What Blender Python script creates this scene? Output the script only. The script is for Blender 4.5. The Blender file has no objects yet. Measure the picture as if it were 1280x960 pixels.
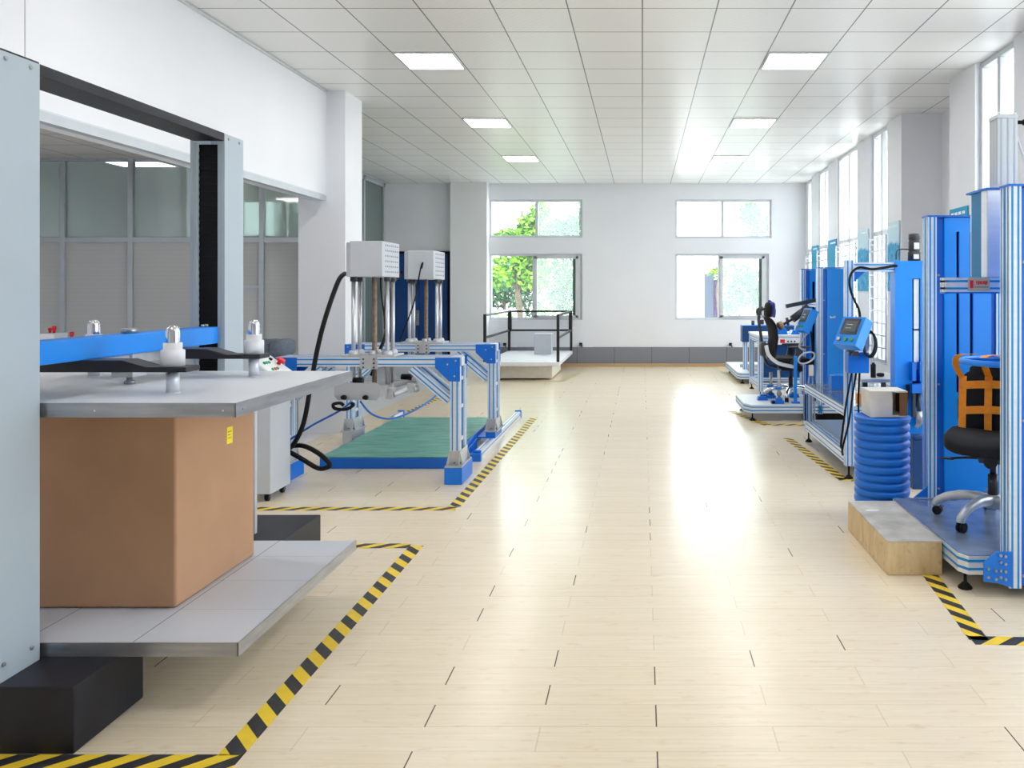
import bpy, bmesh, math, random
from mathutils import Vector, Matrix
random.seed(7)
PI = math.pi
SC = bpy.context.scene
COL = SC.collection

# ------------------------------------------------------------------ camera, sky, sun, exposure
F_PX, VPX, VPY, CAM_Z = 1016.0, 803.0, 362.0, 1.64
cam = bpy.data.cameras.new('camera'); cam_o = bpy.data.objects.new('camera', cam); COL.objects.link(cam_o)
cam.sensor_fit = 'HORIZONTAL'; cam.sensor_width = 36.0; cam.lens = 36.0 * F_PX / 1280.0
cam.shift_x = (640 - VPX) / 1280.0; cam.shift_y = -(480 - VPY) / 1280.0
cam.clip_start = 0.05; cam.clip_end = 300
cam_o.location = (0, 0, CAM_Z); cam_o.rotation_euler = (PI / 2, 0, 0)
SC.camera = cam_o

SKY = 4.6
LAMP = 10.0
wd = bpy.data.worlds.new('sky'); SC.world = wd; wd.use_nodes = True
bgn = wd.node_tree.nodes['Background']
bgn.inputs[0].default_value = (0.90, 0.955, 1.0, 1); bgn.inputs[1].default_value = SKY
sun = bpy.data.lights.new('sun', 'SUN'); sun.energy = 3.0; sun.angle = 0.03; sun.color = (1.0, 0.95, 0.86)
sun_o = bpy.data.objects.new('sun', sun); COL.objects.link(sun_o); sun_o.location = (-8, -8, 20)
sun_o.rotation_euler = Vector((0.25, 0.62, -1.0)).to_track_quat('-Z', 'Y').to_euler()
SC.view_settings.view_transform = 'Standard'; SC.view_settings.look = 'None'
SC.view_settings.gamma = 1.0; SC.view_settings.use_curve_mapping = False
SC.view_settings.exposure = 1.0
try:
    SC.cycles.use_denoising = True
    SC.cycles.denoiser = 'OPENIMAGEDENOISE'
    SC.cycles.max_bounces = 12; SC.cycles.diffuse_bounces = 6; SC.cycles.transparent_max_bounces = 24
    SC.cycles.sample_clamp_indirect = 8.0
    SC.cycles.caustics_reflective = False; SC.cycles.caustics_refractive = False
except Exception:
    pass

def portal(name, loc, rot, sx, sy):
    l = bpy.data.lights.new(name, 'AREA'); l.shape = 'RECTANGLE'; l.size = sx; l.size_y = sy
    l.cycles.is_portal = True
    o = bpy.data.objects.new(name, l); COL.objects.link(o); o.location = loc; o.rotation_euler = rot
    return o

# ------------------------------------------------------------------ materials
def srgb(r, g, b):
    f = lambda c: (c / 255.0 / 12.92) if c / 255.0 <= 0.04045 else ((c / 255.0 + 0.055) / 1.055) ** 2.4
    return (f(r), f(g), f(b), 1.0)

class N:
    """small node helper"""
    def __init__(s, m): s.m = m; s.t = m.node_tree; s.n = s.t.nodes; s.l = s.t.links
    def new(s, kind, **kw):
        x = s.n.new(kind)
        for k, v in kw.items(): setattr(x, k, v)
        return x
    def put(s, sock, v):
        if isinstance(v, bpy.types.NodeSocket): s.l.new(v, sock)
        elif v is not None: sock.default_value = v
    def math(s, op, a, b=None, c=None):
        x = s.new('ShaderNodeMath', operation=op)
        for i, v in enumerate((a, b, c)):
            if v is not None: s.put(x.inputs[i], v)
        return x.outputs[0]
    def mix(s, f, a, b):
        x = s.new('ShaderNodeMix', data_type='RGBA')
        s.put(x.inputs[0], f); s.put(x.inputs[6], a); s.put(x.inputs[7], b)
        return x.outputs[2]
    def coord(s, kind='Object'): return s.new('ShaderNodeTexCoord').outputs[kind]
    def sep(s, v):
        x = s.new('ShaderNodeSeparateXYZ'); s.l.new(v, x.inputs[0]); return x.outputs
    def comb(s, a, b, c=0.0):
        x = s.new('ShaderNodeCombineXYZ'); s.put(x.inputs[0], a); s.put(x.inputs[1], b); s.put(x.inputs[2], c); return x.outputs[0]
    def mapping(s, v, scale):
        x = s.new('ShaderNodeMapping'); s.l.new(v, x.inputs[0]); x.inputs['Scale'].default_value = scale; return x.outputs[0]
    def noise(s, v, scale, detail=4, rough=0.5):
        x = s.new('ShaderNodeTexNoise'); s.put(x.inputs['Vector'], v)
        x.inputs['Scale'].default_value = scale; x.inputs['Detail'].default_value = detail; x.inputs['Roughness'].default_value = rough
        return x.outputs[0]
    def white(s, v):
        x = s.new('ShaderNodeTexWhiteNoise', noise_dimensions='2D'); s.put(x.inputs['Vector'], v); return x.outputs[0]
    def ramp(s, f, lo, hi):
        x = s.new('ShaderNodeMapRange'); s.put(x.inputs[0], f); x.inputs[1].default_value = lo; x.inputs[2].default_value = hi
        return x.outputs[0]

def pbr(name, col, rough=0.5, metal=0.0, spec=0.5, var=0.05, scale=6.0, bump=0.0, bscale=60.0, coat=0.0, stretch=None, aniso=None):
    m = bpy.data.materials.new(name); m.use_nodes = True
    n = N(m); b = n.n['Principled BSDF']
    b.inputs['Roughness'].default_value = rough; b.inputs['Metallic'].default_value = metal
    b.inputs['Specular IOR Level'].default_value = spec
    if coat: b.inputs['Coat Weight'].default_value = coat; b.inputs['Coat Roughness'].default_value = 0.12
    co = n.coord('Object')
    if stretch: co = n.mapping(co, stretch)
    f = n.noise(co, scale, 4)
    c2 = tuple(max(0.0, c * (1 - var * 2.2)) for c in col[:3]) + (1,)
    c1 = tuple(min(1.0, c * (1 + var * 0.6)) for c in col[:3]) + (1,)
    n.put(b.inputs['Base Color'], n.mix(n.ramp(f, 0.3, 0.7), c2, c1))
    if bump:
        bp = n.new('ShaderNodeBump'); bp.inputs['Strength'].default_value = bump; bp.inputs['Distance'].default_value = 0.004
        n.l.new(n.noise(co, bscale, 3), bp.inputs['Height']); n.l.new(bp.outputs[0], b.inputs['Normal'])
    return m

M = {}
M['wall'] = pbr('painted_plaster', srgb(232, 234, 240), 0.7, var=0.012, scale=1.3, bump=0.05, bscale=90)
M['wall_grey'] = pbr('grey_plaster', srgb(232, 234, 236), 0.7, var=0.015, scale=1.3)
M['frame_white'] = pbr('white_window_frame', srgb(205, 209, 214), 0.35, var=0.02)
M['frame_alu'] = pbr('satin_frame', srgb(188, 194, 200), 0.35, metal=0.4, var=0.03)
M['gasket'] = pbr('window_gasket', srgb(70, 88, 84), 0.6)
M['skirt'] = None
M['alu'] = pbr('anodised_aluminium', srgb(224, 229, 238), 0.36, metal=0.35, var=0.03, scale=3, stretch=(1, 1, 12))
M['alu_cast'] = pbr('cast_aluminium', srgb(196, 198, 203), 0.42, metal=0.5, var=0.035, scale=20)
M['steel'] = pbr('brushed_steel', srgb(178, 180, 186), 0.32, metal=0.8, var=0.10, scale=5, stretch=(1, 1, 8))
M['chrome'] = pbr('chrome', srgb(225, 228, 235), 0.12, metal=1.0, var=0.02)
M['plate_grey'] = pbr('grey_carriage_plate', srgb(176, 180, 186), 0.45, metal=0.2, var=0.02)
M['wall_seam'] = pbr('wall_board_seam', srgb(180, 172, 176), 0.7)
M['vent'] = pbr('vent_slot_shadow', srgb(128, 132, 142), 0.6)
M['rod'] = pbr('satin_ground_rod', srgb(206, 208, 216), 0.28, metal=0.75, var=0.02)
M['plate'] = pbr('ground_steel_plate', srgb(222, 225, 232), 0.36, metal=0.0, var=0.03, scale=2.2)
M['checker'] = pbr('polished_steel_deck', srgb(150, 168, 195), 0.20, metal=0.5, var=0.12, scale=7)
M['blue'] = pbr('blue_paint', srgb(0, 140, 244), 0.38, var=0.03, scale=2)
M['blue_mid'] = pbr('mid_blue_paint', srgb(0, 114, 220), 0.4, var=0.03, scale=2)
M['blue_deep'] = pbr('deep_blue_paint', srgb(0, 106, 212), 0.4, var=0.03, scale=2)
M['strip'] = pbr('blue_slot_strip', srgb(0, 140, 218), 0.45, var=0.03)
M['teal_panel'] = pbr('teal_acrylic', srgb(0, 118, 176), 0.5, var=0.03)
M['navy'] = pbr('navy_paint', srgb(8, 62, 118), 0.4, var=0.03)
M['door_blue'] = pbr('navy_door', srgb(0, 62, 126), 0.45, var=0.03)
M['column_grey'] = pbr('pale_blue_grey_paint', srgb(176, 190, 202), 0.42, var=0.03, scale=1.5)
M['black'] = pbr('black_paint', srgb(34, 34, 40), 0.45, var=0.10, scale=5)
M['black_steel'] = pbr('scuffed_black_steel', srgb(36, 37, 46), 0.42, metal=0.0, spec=0.3, var=0.22, scale=4.5, bump=0.1, bscale=30)
M['rubber'] = pbr('black_rubber', srgb(14, 13, 17), 0.55, spec=0.25, var=0.05)
M['fabric_black'] = pbr('black_fabric', srgb(17, 17, 21), 0.85, var=0.12, scale=80, bump=0.3, bscale=300)
M['fabric_grey'] = pbr('charcoal_fabric', srgb(100, 110, 124), 0.9, var=0.12, scale=40, bump=0.3, bscale=200)
M['plastic_grey'] = pbr('dark_grey_plastic', srgb(62, 64, 70), 0.4, var=0.05)
M['plastic_white'] = pbr('pale_plastic', srgb(228, 230, 236), 0.4, var=0.02)
M['plastic_navy'] = pbr('navy_plastic', srgb(45, 40, 150), 0.4, var=0.05)
M['housing'] = pbr('pale_grey_powder_coat', srgb(192, 197, 206), 0.5, var=0.015)
M['cream'] = pbr('cream_board', srgb(226, 222, 212), 0.5, var=0.05, scale=8)
M['card'] = pbr('cardboard', srgb(188, 147, 114), 0.75, var=0.05, scale=3, bump=0.08, bscale=160)
M['card_inner'] = pbr('cardboard_inside', srgb(140, 100, 62), 0.8, var=0.08)
M['yellow'] = pbr('yellow_sticker', srgb(250, 228, 20), 0.6)
M['orange'] = pbr('orange_webbing', srgb(255, 150, 16), 0.6, var=0.06, scale=30, bump=0.2, bscale=300)
M['red'] = pbr('red_plastic', srgb(226, 26, 40), 0.35)
M['green'] = pbr('green_plastic', srgb(20, 160, 120), 0.35)
M['screw'] = pbr('greased_screw', srgb(140, 118, 104), 0.4, metal=0.6, var=0.15, scale=30)
M['wood_tan'] = pbr('tan_plank', srgb(196, 160, 122), 0.6, var=0.06, scale=4, stretch=(1, 12, 12))
M['hose_blue'] = pbr('blue_air_hose', srgb(20, 104, 200), 0.35)
M['cyan'] = pbr('bright_cyan_blue', srgb(0, 112, 214), 0.4, var=0.03)
M['label'] = pbr('white_label', srgb(240, 242, 245), 0.5)
M['brass'] = pbr('beige_name_plate', srgb(196, 186, 156), 0.4, var=0.04)
M['concrete'] = pbr('outdoor_paving', srgb(190, 190, 184), 0.85, var=0.08)
M['shed_dark'] = pbr('shed_grey', srgb(66, 76, 94), 0.7)
M['shed_light'] = pbr('shed_pale', srgb(170, 214, 222), 0.6)
M['shed_brown'] = pbr('shed_slats', srgb(82, 58, 96), 0.7, var=0.2, scale=9)
M['bark'] = pbr('tree_bark', srgb(96, 84, 70), 0.9, var=0.2, scale=9, bump=0.4, bscale=30)
M['lime_leaf'] = pbr('lime_leaves', srgb(118, 176, 20), 0.6, var=0.25, scale=2.5)
M['green_leaf'] = pbr('green_leaves', srgb(60, 122, 54), 0.6, var=0.3, scale=2.0)
M['dark_leaf'] = pbr('dark_leaves', srgb(40, 90, 58), 0.6, var=0.3, scale=2.0)
M['grass'] = pbr('lawn', srgb(120, 170, 70), 0.9, var=0.2)

def dark_marks(n, co, scale, lo, hi):
    return n.ramp(n.noise(co, scale, 6, 0.65), lo, hi)

def mat_floor():
    m = bpy.data.materials.new('bamboo_plank_floor'); m.use_nodes = True
    n = N(m); b = n.n['Principled BSDF']; co = n.coord('Object'); x, y, z = n.sep(co)
    RW, PW = 0.162, 0.87
    r = n.math('DIVIDE', n.math('SUBTRACT', y, 4.02), RW); row = n.math('FLOOR', r)
    fy = n.math('SUBTRACT', r, row)
    half = n.math('MULTIPLY', n.math('MODULO', n.math('ABSOLUTE', row), 2.0), 0.5)
    u = n.math('ADD', n.math('DIVIDE', n.math('SUBTRACT', x, 0.05), PW), half); iu = n.math('FLOOR', u)
    fu = n.math('SUBTRACT', u, iu)
    rnd = n.white(n.comb(iu, row))
    rnd2 = n.white(n.comb(n.math('ADD', iu, 71.3), row))
    joint = n.math('LESS_THAN', fu, 0.0062)
    jstr = n.math('MULTIPLY', joint, n.math('ADD', n.math('MULTIPLY', n.math('GREATER_THAN', rnd2, 0.70), 0.75), 0.16))
    seam = n.math('MULTIPLY', n.math('LESS_THAN', fy, 0.012), n.math('ADD', n.math('MULTIPLY', n.white(n.comb(iu, row)), 0.34), 0.10))
    grain = n.noise(n.mapping(n.comb(n.math('ADD', x, n.math('MULTIPLY', rnd, 13.0)), y), (1.6, 34, 1)), 2.0, 5, 0.6)
    strip = n.noise(n.mapping(n.comb(n.math('ADD', x, n.math('MULTIPLY', rnd, 29.0)), y), (0.9, 62, 1)), 1.0, 2, 0.5)
    c = n.mix(n.ramp(grain, 0.3, 0.72), srgb(231, 216, 189), srgb(240, 228, 206))
    c = n.mix(n.math('MULTIPLY', n.ramp(strip, 0.35, 0.7), 0.35), c, srgb(222, 203, 172))
    c = n.mix(n.math('MULTIPLY', n.math('SUBTRACT', rnd, 0.3), 0.22), c, srgb(220, 200, 168))
    blot = n.noise(n.mapping(co, (1.2, 4.0, 1)), 7.0, 5, 0.65)
    c = n.mix(n.math('MULTIPLY', n.ramp(blot, 0.57, 0.76), 0.45), c, srgb(206, 168, 122))
    # scuffs: small dark specks
    sp = n.math('MULTIPLY', n.ramp(n.noise(n.mapping(co, (1.0, 2.5, 1)), 34.0, 3, 0.7), 0.72, 0.78), 0.6)
    big = n.math('MULTIPLY', n.ramp(n.noise(n.mapping(co, (1.0, 3.2, 1)), 3.2, 6, 0.72), 0.68, 0.80), 0.45)
    c = n.mix(big, c, srgb(140, 124, 104))
    c = n.mix(sp, c, srgb(110, 92, 74))
    c = n.mix(n.math('MINIMUM', n.math('ADD', jstr, seam), 1.0), c, srgb(52, 42, 34))
    n.put(b.inputs['Base Color'], c)
    rg = n.noise(n.mapping(co, (1, 3, 1)), 2.0, 3)
    n.put(b.inputs['Roughness'], n.math('ADD', n.math('MULTIPLY', rg, 0.02), 0.235))
    b.inputs['Specular IOR Level'].default_value = 0.55
    return m
M['floor'] = mat_floor()

def mat_grid(name, base, line, px, ox, py, oy, wx, wy, rough=0.5, axes='xy', fine=0.0, lw_mix=1.0, spec=0.5):
    m = bpy.data.materials.new(name); m.use_nodes = True
    n = N(m); b = n.n['Principled BSDF']; co = n.coord('Object'); s = n.sep(co)
    a, c = s['XYZ'.index(axes[0].upper())], s['XYZ'.index(axes[1].upper())]
    u = n.math('FRACT', n.math('DIVIDE', n.math('SUBTRACT', a, ox), px))
    v = n.math('FRACT', n.math('DIVIDE', n.math('SUBTRACT', c, oy), py))
    lu = n.math('MAXIMUM', n.math('LESS_THAN', u, wx / 2 / px), n.math('GREATER_THAN', u, 1 - wx / 2 / px))
    lv = n.math('MAXIMUM', n.math('LESS_THAN', v, wy / 2 / py), n.math('GREATER_THAN', v, 1 - wy / 2 / py))
    k = n.math('MULTIPLY', n.math('MAXIMUM', lu, lv), lw_mix)
    tile = n.white(n.comb(n.math('FLOOR', n.math('DIVIDE', n.math('SUBTRACT', a, ox), px)), n.math('FLOOR', n.math('DIVIDE', n.math('SUBTRACT', c, oy), py))))
    bc = n.mix(n.math('MULTIPLY', tile, 0.5), base, tuple(q * 0.95 for q in base[:3]) + (1,))
    n.put(b.inputs['Base Color'], n.mix(k, bc, line))
    b.inputs['Roughness'].default_value = rough; b.inputs['Specular IOR Level'].default_value = spec
    if fine:
        bp = n.new('ShaderNodeBump'); bp.inputs['Strength'].default_value = fine; bp.inputs['Distance'].default_value = 0.003
        w = n.new('ShaderNodeTexWave'); w.inputs['Scale'].default_value = 9.0; w.inputs['Distortion'].default_value = 3.0
        w.bands_direction = 'DIAGONAL'
        n.l.new(co, w.inputs[0]); n.l.new(w.outputs[1], bp.inputs['Height']); n.l.new(bp.outputs[0], b.inputs['Normal'])
    return m
M['ceiling'] = mat_grid('ceiling_tiles', srgb(238, 238, 238), srgb(112, 112, 116), 0.6, 0.0, 0.6, 0.56, 0.012, 0.012, 0.32, fine=0.18)
M['ceiling2'] = mat_grid('office_ceiling_tiles', srgb(214, 208, 202), srgb(120, 116, 112), 0.6, 0.1, 0.6, 0.2, 0.014, 0.014, 0.5)
M['floor_tile'] = mat_grid('pale_floor_tiles', srgb(238, 239, 242), srgb(200, 200, 204), 0.8, 0.0, 0.8, 0.2, 0.006, 0.006, 0.18)
M['skirt'] = mat_grid('grey_skirting_tiles', srgb(128, 130, 140), srgb(84, 86, 94), 0.8, 0.2, 2.0, 1.0, 0.012, 0.001, 0.3, axes='xz')
M['deck_tiles'] = mat_grid('lower_platen_tiles', srgb(204, 209, 220), srgb(120, 124, 132), 0.43, 0.417, 0.34, -0.31, 0.005, 0.002, 0.38)
M['grille_dots'] = mat_grid('perforated_cover', srgb(226, 228, 234), srgb(150, 152, 162), 0.05, 0, 0.05, 0, 0.02, 0.02, 0.5, axes='yz')

def mat_tape():
    m = bpy.data.materials.new('hazard_stripes'); m.use_nodes = True
    n = N(m); b = n.n['Principled BSDF']; co = n.coord('Object'); x, y, z = n.sep(co)
    f = n.math('FRACT', n.math('DIVIDE', n.math('SUBTRACT', x, n.math('MULTIPLY', y, 1.15)), 0.158))
    w = n.noise(co, 18.0, 4, 0.6)
    k = n.math('LESS_THAN', f, 0.5)
    yel = n.mix(n.math('MULTIPLY', n.ramp(w, 0.45, 0.8), 0.35), srgb(244, 210, 52), srgb(206, 170, 60))
    blk = n.mix(n.math('MULTIPLY', n.ramp(w, 0.5, 0.8), 0.5), srgb(42, 42, 50), srgb(90, 88, 88))
    n.put(b.inputs['Base Color'], n.mix(k, yel, blk)); b.inputs['Roughness'].default_value = 0.45
    return m
M['tape'] = mat_tape()
M['tape_olive'] = pbr('worn_olive_tape', srgb(186, 176, 138), 0.6, var=0.12, scale=14)

def mat_mat():
    m = bpy.data.materials.new('green_rubber_mat'); m.use_nodes = True
    n = N(m); b = n.n['Principled BSDF']; co = n.coord('Object')
    f = n.noise(n.mapping(co, (1.5, 5.5, 1)), 2.4, 5, 0.6)
    n.put(b.inputs['Base Color'], n.mix(n.ramp(f, 0.3, 0.72), srgb(62, 138, 124), srgb(122, 176, 164)))
    b.inputs['Roughness'].default_value = 0.5
    return m
M['mat'] = mat_mat()

def mat_stone():
    m = bpy.data.materials.new('weathered_board_sides'); m.use_nodes = True
    n = N(m); b = n.n['Principled BSDF']; co = n.coord('Object')
    f = n.noise(n.mapping(co, (5, 5, 1.2)), 3.0, 6, 0.65); g = n.noise(co, 16, 4)
    c = n.mix(n.ramp(f, 0.35, 0.65), srgb(206, 178, 130), srgb(226, 204, 164))
    c = n.mix(n.math('MULTIPLY', n.ramp(g, 0.58, 0.78), 0.6), c, srgb(130, 112, 88))
    n.put(b.inputs['Base Color'], c); b.inputs['Roughness'].default_value = 0.7
    return m
M['block_side'] = mat_stone()
M['block_top'] = pbr('worn_grey_block_top', srgb(204, 200, 192), 0.55, var=0.16, scale=6)

def mat_poster():
    m = bpy.data.materials.new('mountain_poster'); m.use_nodes = True
    n = N(m); b = n.n['Principled BSDF']; co = n.coord('Object'); x, y, z = n.sep(co)
    f = n.math('ADD', z, n.math('MULTIPLY', n.noise(co, 7.0, 4), 0.26))
    k = n.ramp(f, 0.74, 0.79)
    low = n.mix(n.ramp(n.noise(co, 11.0, 4), 0.35, 0.7), srgb(20, 140, 200), srgb(96, 190, 225))
    n.put(b.inputs['Base Color'], n.mix(k, low, srgb(200, 230, 242))); b.inputs['Roughness'].default_value = 0.75
    return m
M['poster'] = mat_poster()
M['poster_teal'] = pbr('teal_poster', srgb(30, 156, 204), 0.75, var=0.08, scale=5)

def mat_emit(name, col, s):
    m = bpy.data.materials.new(name); m.use_nodes = True
    n = N(m); n.n.remove(n.n['Principled BSDF']); e = n.new('ShaderNodeEmission')
    e.inputs[0].default_value = col; e.inputs[1].default_value = s
    n.l.new(e.outputs[0], n.n['Material Output'].inputs[0]); return m
M['lamp'] = mat_emit('led_panel_light', (1.0, 0.98, 0.95, 1), LAMP)
M['screen'] = mat_emit('lit_touch_screen', srgb(140, 148, 152), 0.22)

def mat_glass(name, tint, haze, hazecol, refl=0.06):
    """thin pane: mostly clear, some dust or film that scatters daylight, a weak mirror"""
    m = bpy.data.materials.new(name); m.use_nodes = True
    n = N(m); n.n.remove(n.n['Principled BSDF'])
    t = n.new('ShaderNodeBsdfTransparent'); t.inputs[0].default_value = tint
    d = n.new('ShaderNodeBsdfTranslucent'); d.inputs[0].default_value = hazecol
    d2 = n.new('ShaderNodeBsdfDiffuse'); d2.inputs[0].default_value = hazecol
    md = n.new('ShaderNodeMixShader'); md.inputs[0].default_value = 0.4
    n.l.new(d.outputs[0], md.inputs[1]); n.l.new(d2.outputs[0], md.inputs[2])
    a = n.new('ShaderNodeMixShader'); a.inputs[0].default_value = haze
    n.l.new(t.outputs[0], a.inputs[1]); n.l.new(md.outputs[0], a.inputs[2])
    g = n.new('ShaderNodeBsdfGlossy'); g.inputs['Roughness'].default_value = 0.04
    fr = n.new('ShaderNodeFresnel'); fr.inputs[0].default_value = 1.45
    k = n.math('ADD', n.math('MULTIPLY', fr.outputs[0], 0.6 if refl else 0.2), refl)
    r = n.new('ShaderNodeMixShader'); n.put(r.inputs[0], k)
    n.l.new(a.outputs[0], r.inputs[1]); n.l.new(g.outputs[0], r.inputs[2])
    n.l.new(r.outputs[0], n.n['Material Output'].inputs[0]); return m
M['glass'] = mat_glass('clear_window_glass', (0.97, 0.98, 0.98, 1), 0.02, (0.9, 0.95, 0.95, 1), 0.0)
M['glass_dusty'] = mat_glass('dusty_window_glass', (0.92, 0.97, 0.95, 1), 0.15, (0.86, 0.96, 0.93, 1), 0.0)
M['glass_office'] = mat_glass('office_partition_glass', (0.80, 0.86, 0.84, 1), 0.36, (0.80, 0.85, 0.84, 1), 0.05)
M['glass_green'] = mat_glass('green_partition_glass', (0.70, 0.80, 0.77, 1), 0.45, (0.45, 0.53, 0.50, 1), 0.04)
M['acrylic'] = mat_glass('clear_acrylic_sheet', (0.86, 0.9, 0.92, 1), 0.15, (0.7, 0.74, 0.78, 1), 0.06)
def mat_film():
    m = bpy.data.materials.new('grey_blind_behind_glass'); m.use_nodes = True
    n = N(m); b = n.n['Principled BSDF']; co = n.coord('Object'); x, y, z = n.sep(co)
    sl = n.math('FRACT', n.math('DIVIDE', z, 0.05))
    c = n.mix(n.math('MULTIPLY', n.math('LESS_THAN', sl, 0.12), 0.18), srgb(196, 196, 192), srgb(150, 152, 154))
    c = n.mix(n.math('MULTIPLY', n.noise(co, 1.3, 3), 0.35), c, srgb(160, 170, 182))
    n.put(b.inputs['Base Color'], c); b.inputs['Roughness'].default_value = 0.12; b.inputs['Specular IOR Level'].default_value = 0.4
    return m
M['film'] = mat_film()

# ------------------------------------------------------------------ mesh helpers
class MB:
    def __init__(s): s.bm = bmesh.new(); s.T = Matrix.Identity(4)
    def vs(s, pts): return [s.bm.verts.new(s.T @ Vector(p)) for p in pts]
    def f(s, v, mi=0, smooth=False):
        try: q = s.bm.faces.new(v)
        except ValueError: return
        q.material_index = mi; q.smooth = smooth
    def box(s, x0, x1, y0, y1, z0, z1, mi=0):
        v = s.vs([(x0,y0,z0),(x1,y0,z0),(x1,y1,z0),(x0,y1,z0),(x0,y0,z1),(x1,y0,z1),(x1,y1,z1),(x0,y1,z1)])
        for a in ((3,2,1,0),(4,5,6,7),(0,1,5,4),(1,2,6,5),(2,3,7,6),(3,0,4,7)): s.f([v[i] for i in a], mi)
        return s
    def obox(s, p0, p1, w, h, up=(0,0,1), mi=0):
        """bar from p0 to p1; w across, h along up"""
        p0, p1 = Vector(p0), Vector(p1); d = (p1 - p0).normalized(); up = Vector(up)
        if abs(d.dot(up)) > 0.98: up = Vector((0,1,0))
        a = d.cross(up).normalized(); b = a.cross(d).normalized()
        pts = []
        for p in (p0, p1):
            for (i, j) in ((-1,-1),(1,-1),(1,1),(-1,1)): pts.append(p + a * (i*w/2) + b * (j*h/2))
        v = s.vs(pts)
        for q in ((3,2,1,0),(4,5,6,7),(0,1,5,4),(1,2,6,5),(2,3,7,6),(3,0,4,7)): s.f([v[i] for i in q], mi)
        return s
    def bar(s, p0, p1, w, h, up=(0,0,1), n=2, mi=0, si=1, sw=0.0115):
        """slotted aluminium profile: body plus raised slot strips on its four long sides"""
        s.obox(p0, p1, w, h, up, mi)
        p0, p1 = Vector(p0), Vector(p1); d = (p1 - p0).normalized(); u = Vector(up)
        if abs(d.dot(u)) > 0.98: u = Vector((0,1,0))
        a = d.cross(u).normalized(); b = a.cross(d).normalized()
        for k in range(n):
            t = ((k + 0.5) / n - 0.5)
            o = b * (t * h)
            s.obox(p0 + o, p1 + o, w + 0.0012, sw, u, si)
            o = a * (t * w)
            s.obox(p0 + o, p1 + o, sw, h + 0.0012, u, si)
        return s
    def cyl(s, p0, p1, r0, r1=None, seg=16, mi=0, caps=True):
        r1 = r0 if r1 is None else r1
        p0, p1 = Vector(p0), Vector(p1); d = (p1 - p0).normalized()
        u = Vector((0,0,1)) if abs(d.z) < 0.95 else Vector((1,0,0))
        a = d.cross(u).normalized(); b = a.cross(d)
        c = [(math.cos(2*PI*i/seg), math.sin(2*PI*i/seg)) for i in range(seg)]
        A = s.vs([p0 + (a*x + b*y)*r0 for x, y in c]); B = s.vs([p1 + (a*x + b*y)*r1 for x, y in c])
        for i in range(seg): s.f([A[i], A[(i+1)%seg], B[(i+1)%seg], B[i]], mi, True)
        if caps: s.f(A[::-1], mi); s.f(B, mi)
        return s
    def lathe(s, prof, c=(0,0,0), seg=24, mi=0):
        """prof: (r, z) up the z axis through c"""
        rings = []
        for r, z in prof:
            if r < 1e-5: rings.append(s.vs([(c[0], c[1], c[2]+z)]))
            else: rings.append(s.vs([(c[0]+r*math.cos(2*PI*i/seg), c[1]+r*math.sin(2*PI*i/seg), c[2]+z) for i in range(seg)]))
        for A, B in zip(rings, rings[1:]):
            for i in range(seg):
                j = (i+1) % seg
                if len(A) == 1 and len(B) == 1: break
                if len(A) == 1: s.f([A[0], B[j], B[i]][::-1], mi, True)
                elif len(B) == 1: s.f([A[i], A[j], B[0]], mi, True)
                else: s.f([A[i], A[j], B[j], B[i]], mi, True)
        return s
    def tube(s, pts, r, seg=10, mi=0, closed=False, res=6, flat=1.0):
        P = [Vector(p) for p in pts]; n = len(P); Q = []
        rng = range(n if closed else n - 1)
        for i in rng:
            if closed: a, b, c, d = P[(i-1)%n], P[i], P[(i+1)%n], P[(i+2)%n]
            else: a, b, c, d = P[max(i-1,0)], P[i], P[i+1], P[min(i+2,n-1)]
            for k in range(res):
                t = k / res
                Q.append(0.5*((2*b) + (c-a)*t + (2*a-5*b+4*c-d)*t*t + (3*b-a-3*c+d)*t**3))
        if not closed: Q.append(P[-1])
        rings = []; prev = None
        for i, q in enumerate(Q):
            if closed: t = (Q[(i+1)%len(Q)] - Q[i-1]).normalized()
            else: t = (Q[min(i+1,len(Q)-1)] - Q[max(i-1,0)]).normalized()
            if prev is None: u = t.orthogonal().normalized()
            else:
                u = prev - t * prev.dot(t)
                u = u.normalized() if u.length > 1e-6 else t.orthogonal().normalized()
            prev = u; w = t.cross(u)
            rr = r[i*len(r)//len(Q)] if isinstance(r, (list, tuple)) else r
            rings.append(s.vs([q + (u*math.cos(2*PI*k/seg) + w*math.sin(2*PI*k/seg)*flat)*rr for k in range(seg)]))
        m = len(rings)
        for i in range(m if closed else m-1):
            A, B = rings[i], rings[(i+1)%m]
            for k in range(seg): s.f([A[k], A[(k+1)%seg], B[(k+1)%seg], B[k]], mi, True)
        if not closed: s.f(rings[0][::-1], mi); s.f(rings[-1], mi)
        return s
    def ribbon(s, pts, w, side, t=0.003, mi=0, res=5):
        """flat strap along pts, w wide along 'side' """
        P = [Vector(p) for p in pts]; Q = []; side = Vector(side).normalized()
        for i in range(len(P)-1):
            a, b, c, d = P[max(i-1,0)], P[i], P[i+1], P[min(i+2,len(P)-1)]
            for k in range(res):
                x = k/res; Q.append(0.5*((2*b)+(c-a)*x+(2*a-5*b+4*c-d)*x*x+(3*b-a-3*c+d)*x**3))
        Q.append(P[-1]); rings = []
        for i, q in enumerate(Q):
            tg = (Q[min(i+1,len(Q)-1)] - Q[max(i-1,0)]).normalized()
            nn = tg.cross(side).normalized()
            rings.append(s.vs([q-side*w/2-nn*t/2, q+side*w/2-nn*t/2, q+side*w/2+nn*t/2, q-side*w/2+nn*t/2]))
        for A, B in zip(rings, rings[1:]):
            for k in range(4): s.f([A[k], A[(k+1)%4], B[(k+1)%4], B[k]], mi)
        s.f(rings[0][::-1], mi); s.f(rings[-1], mi)
        return s
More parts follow.
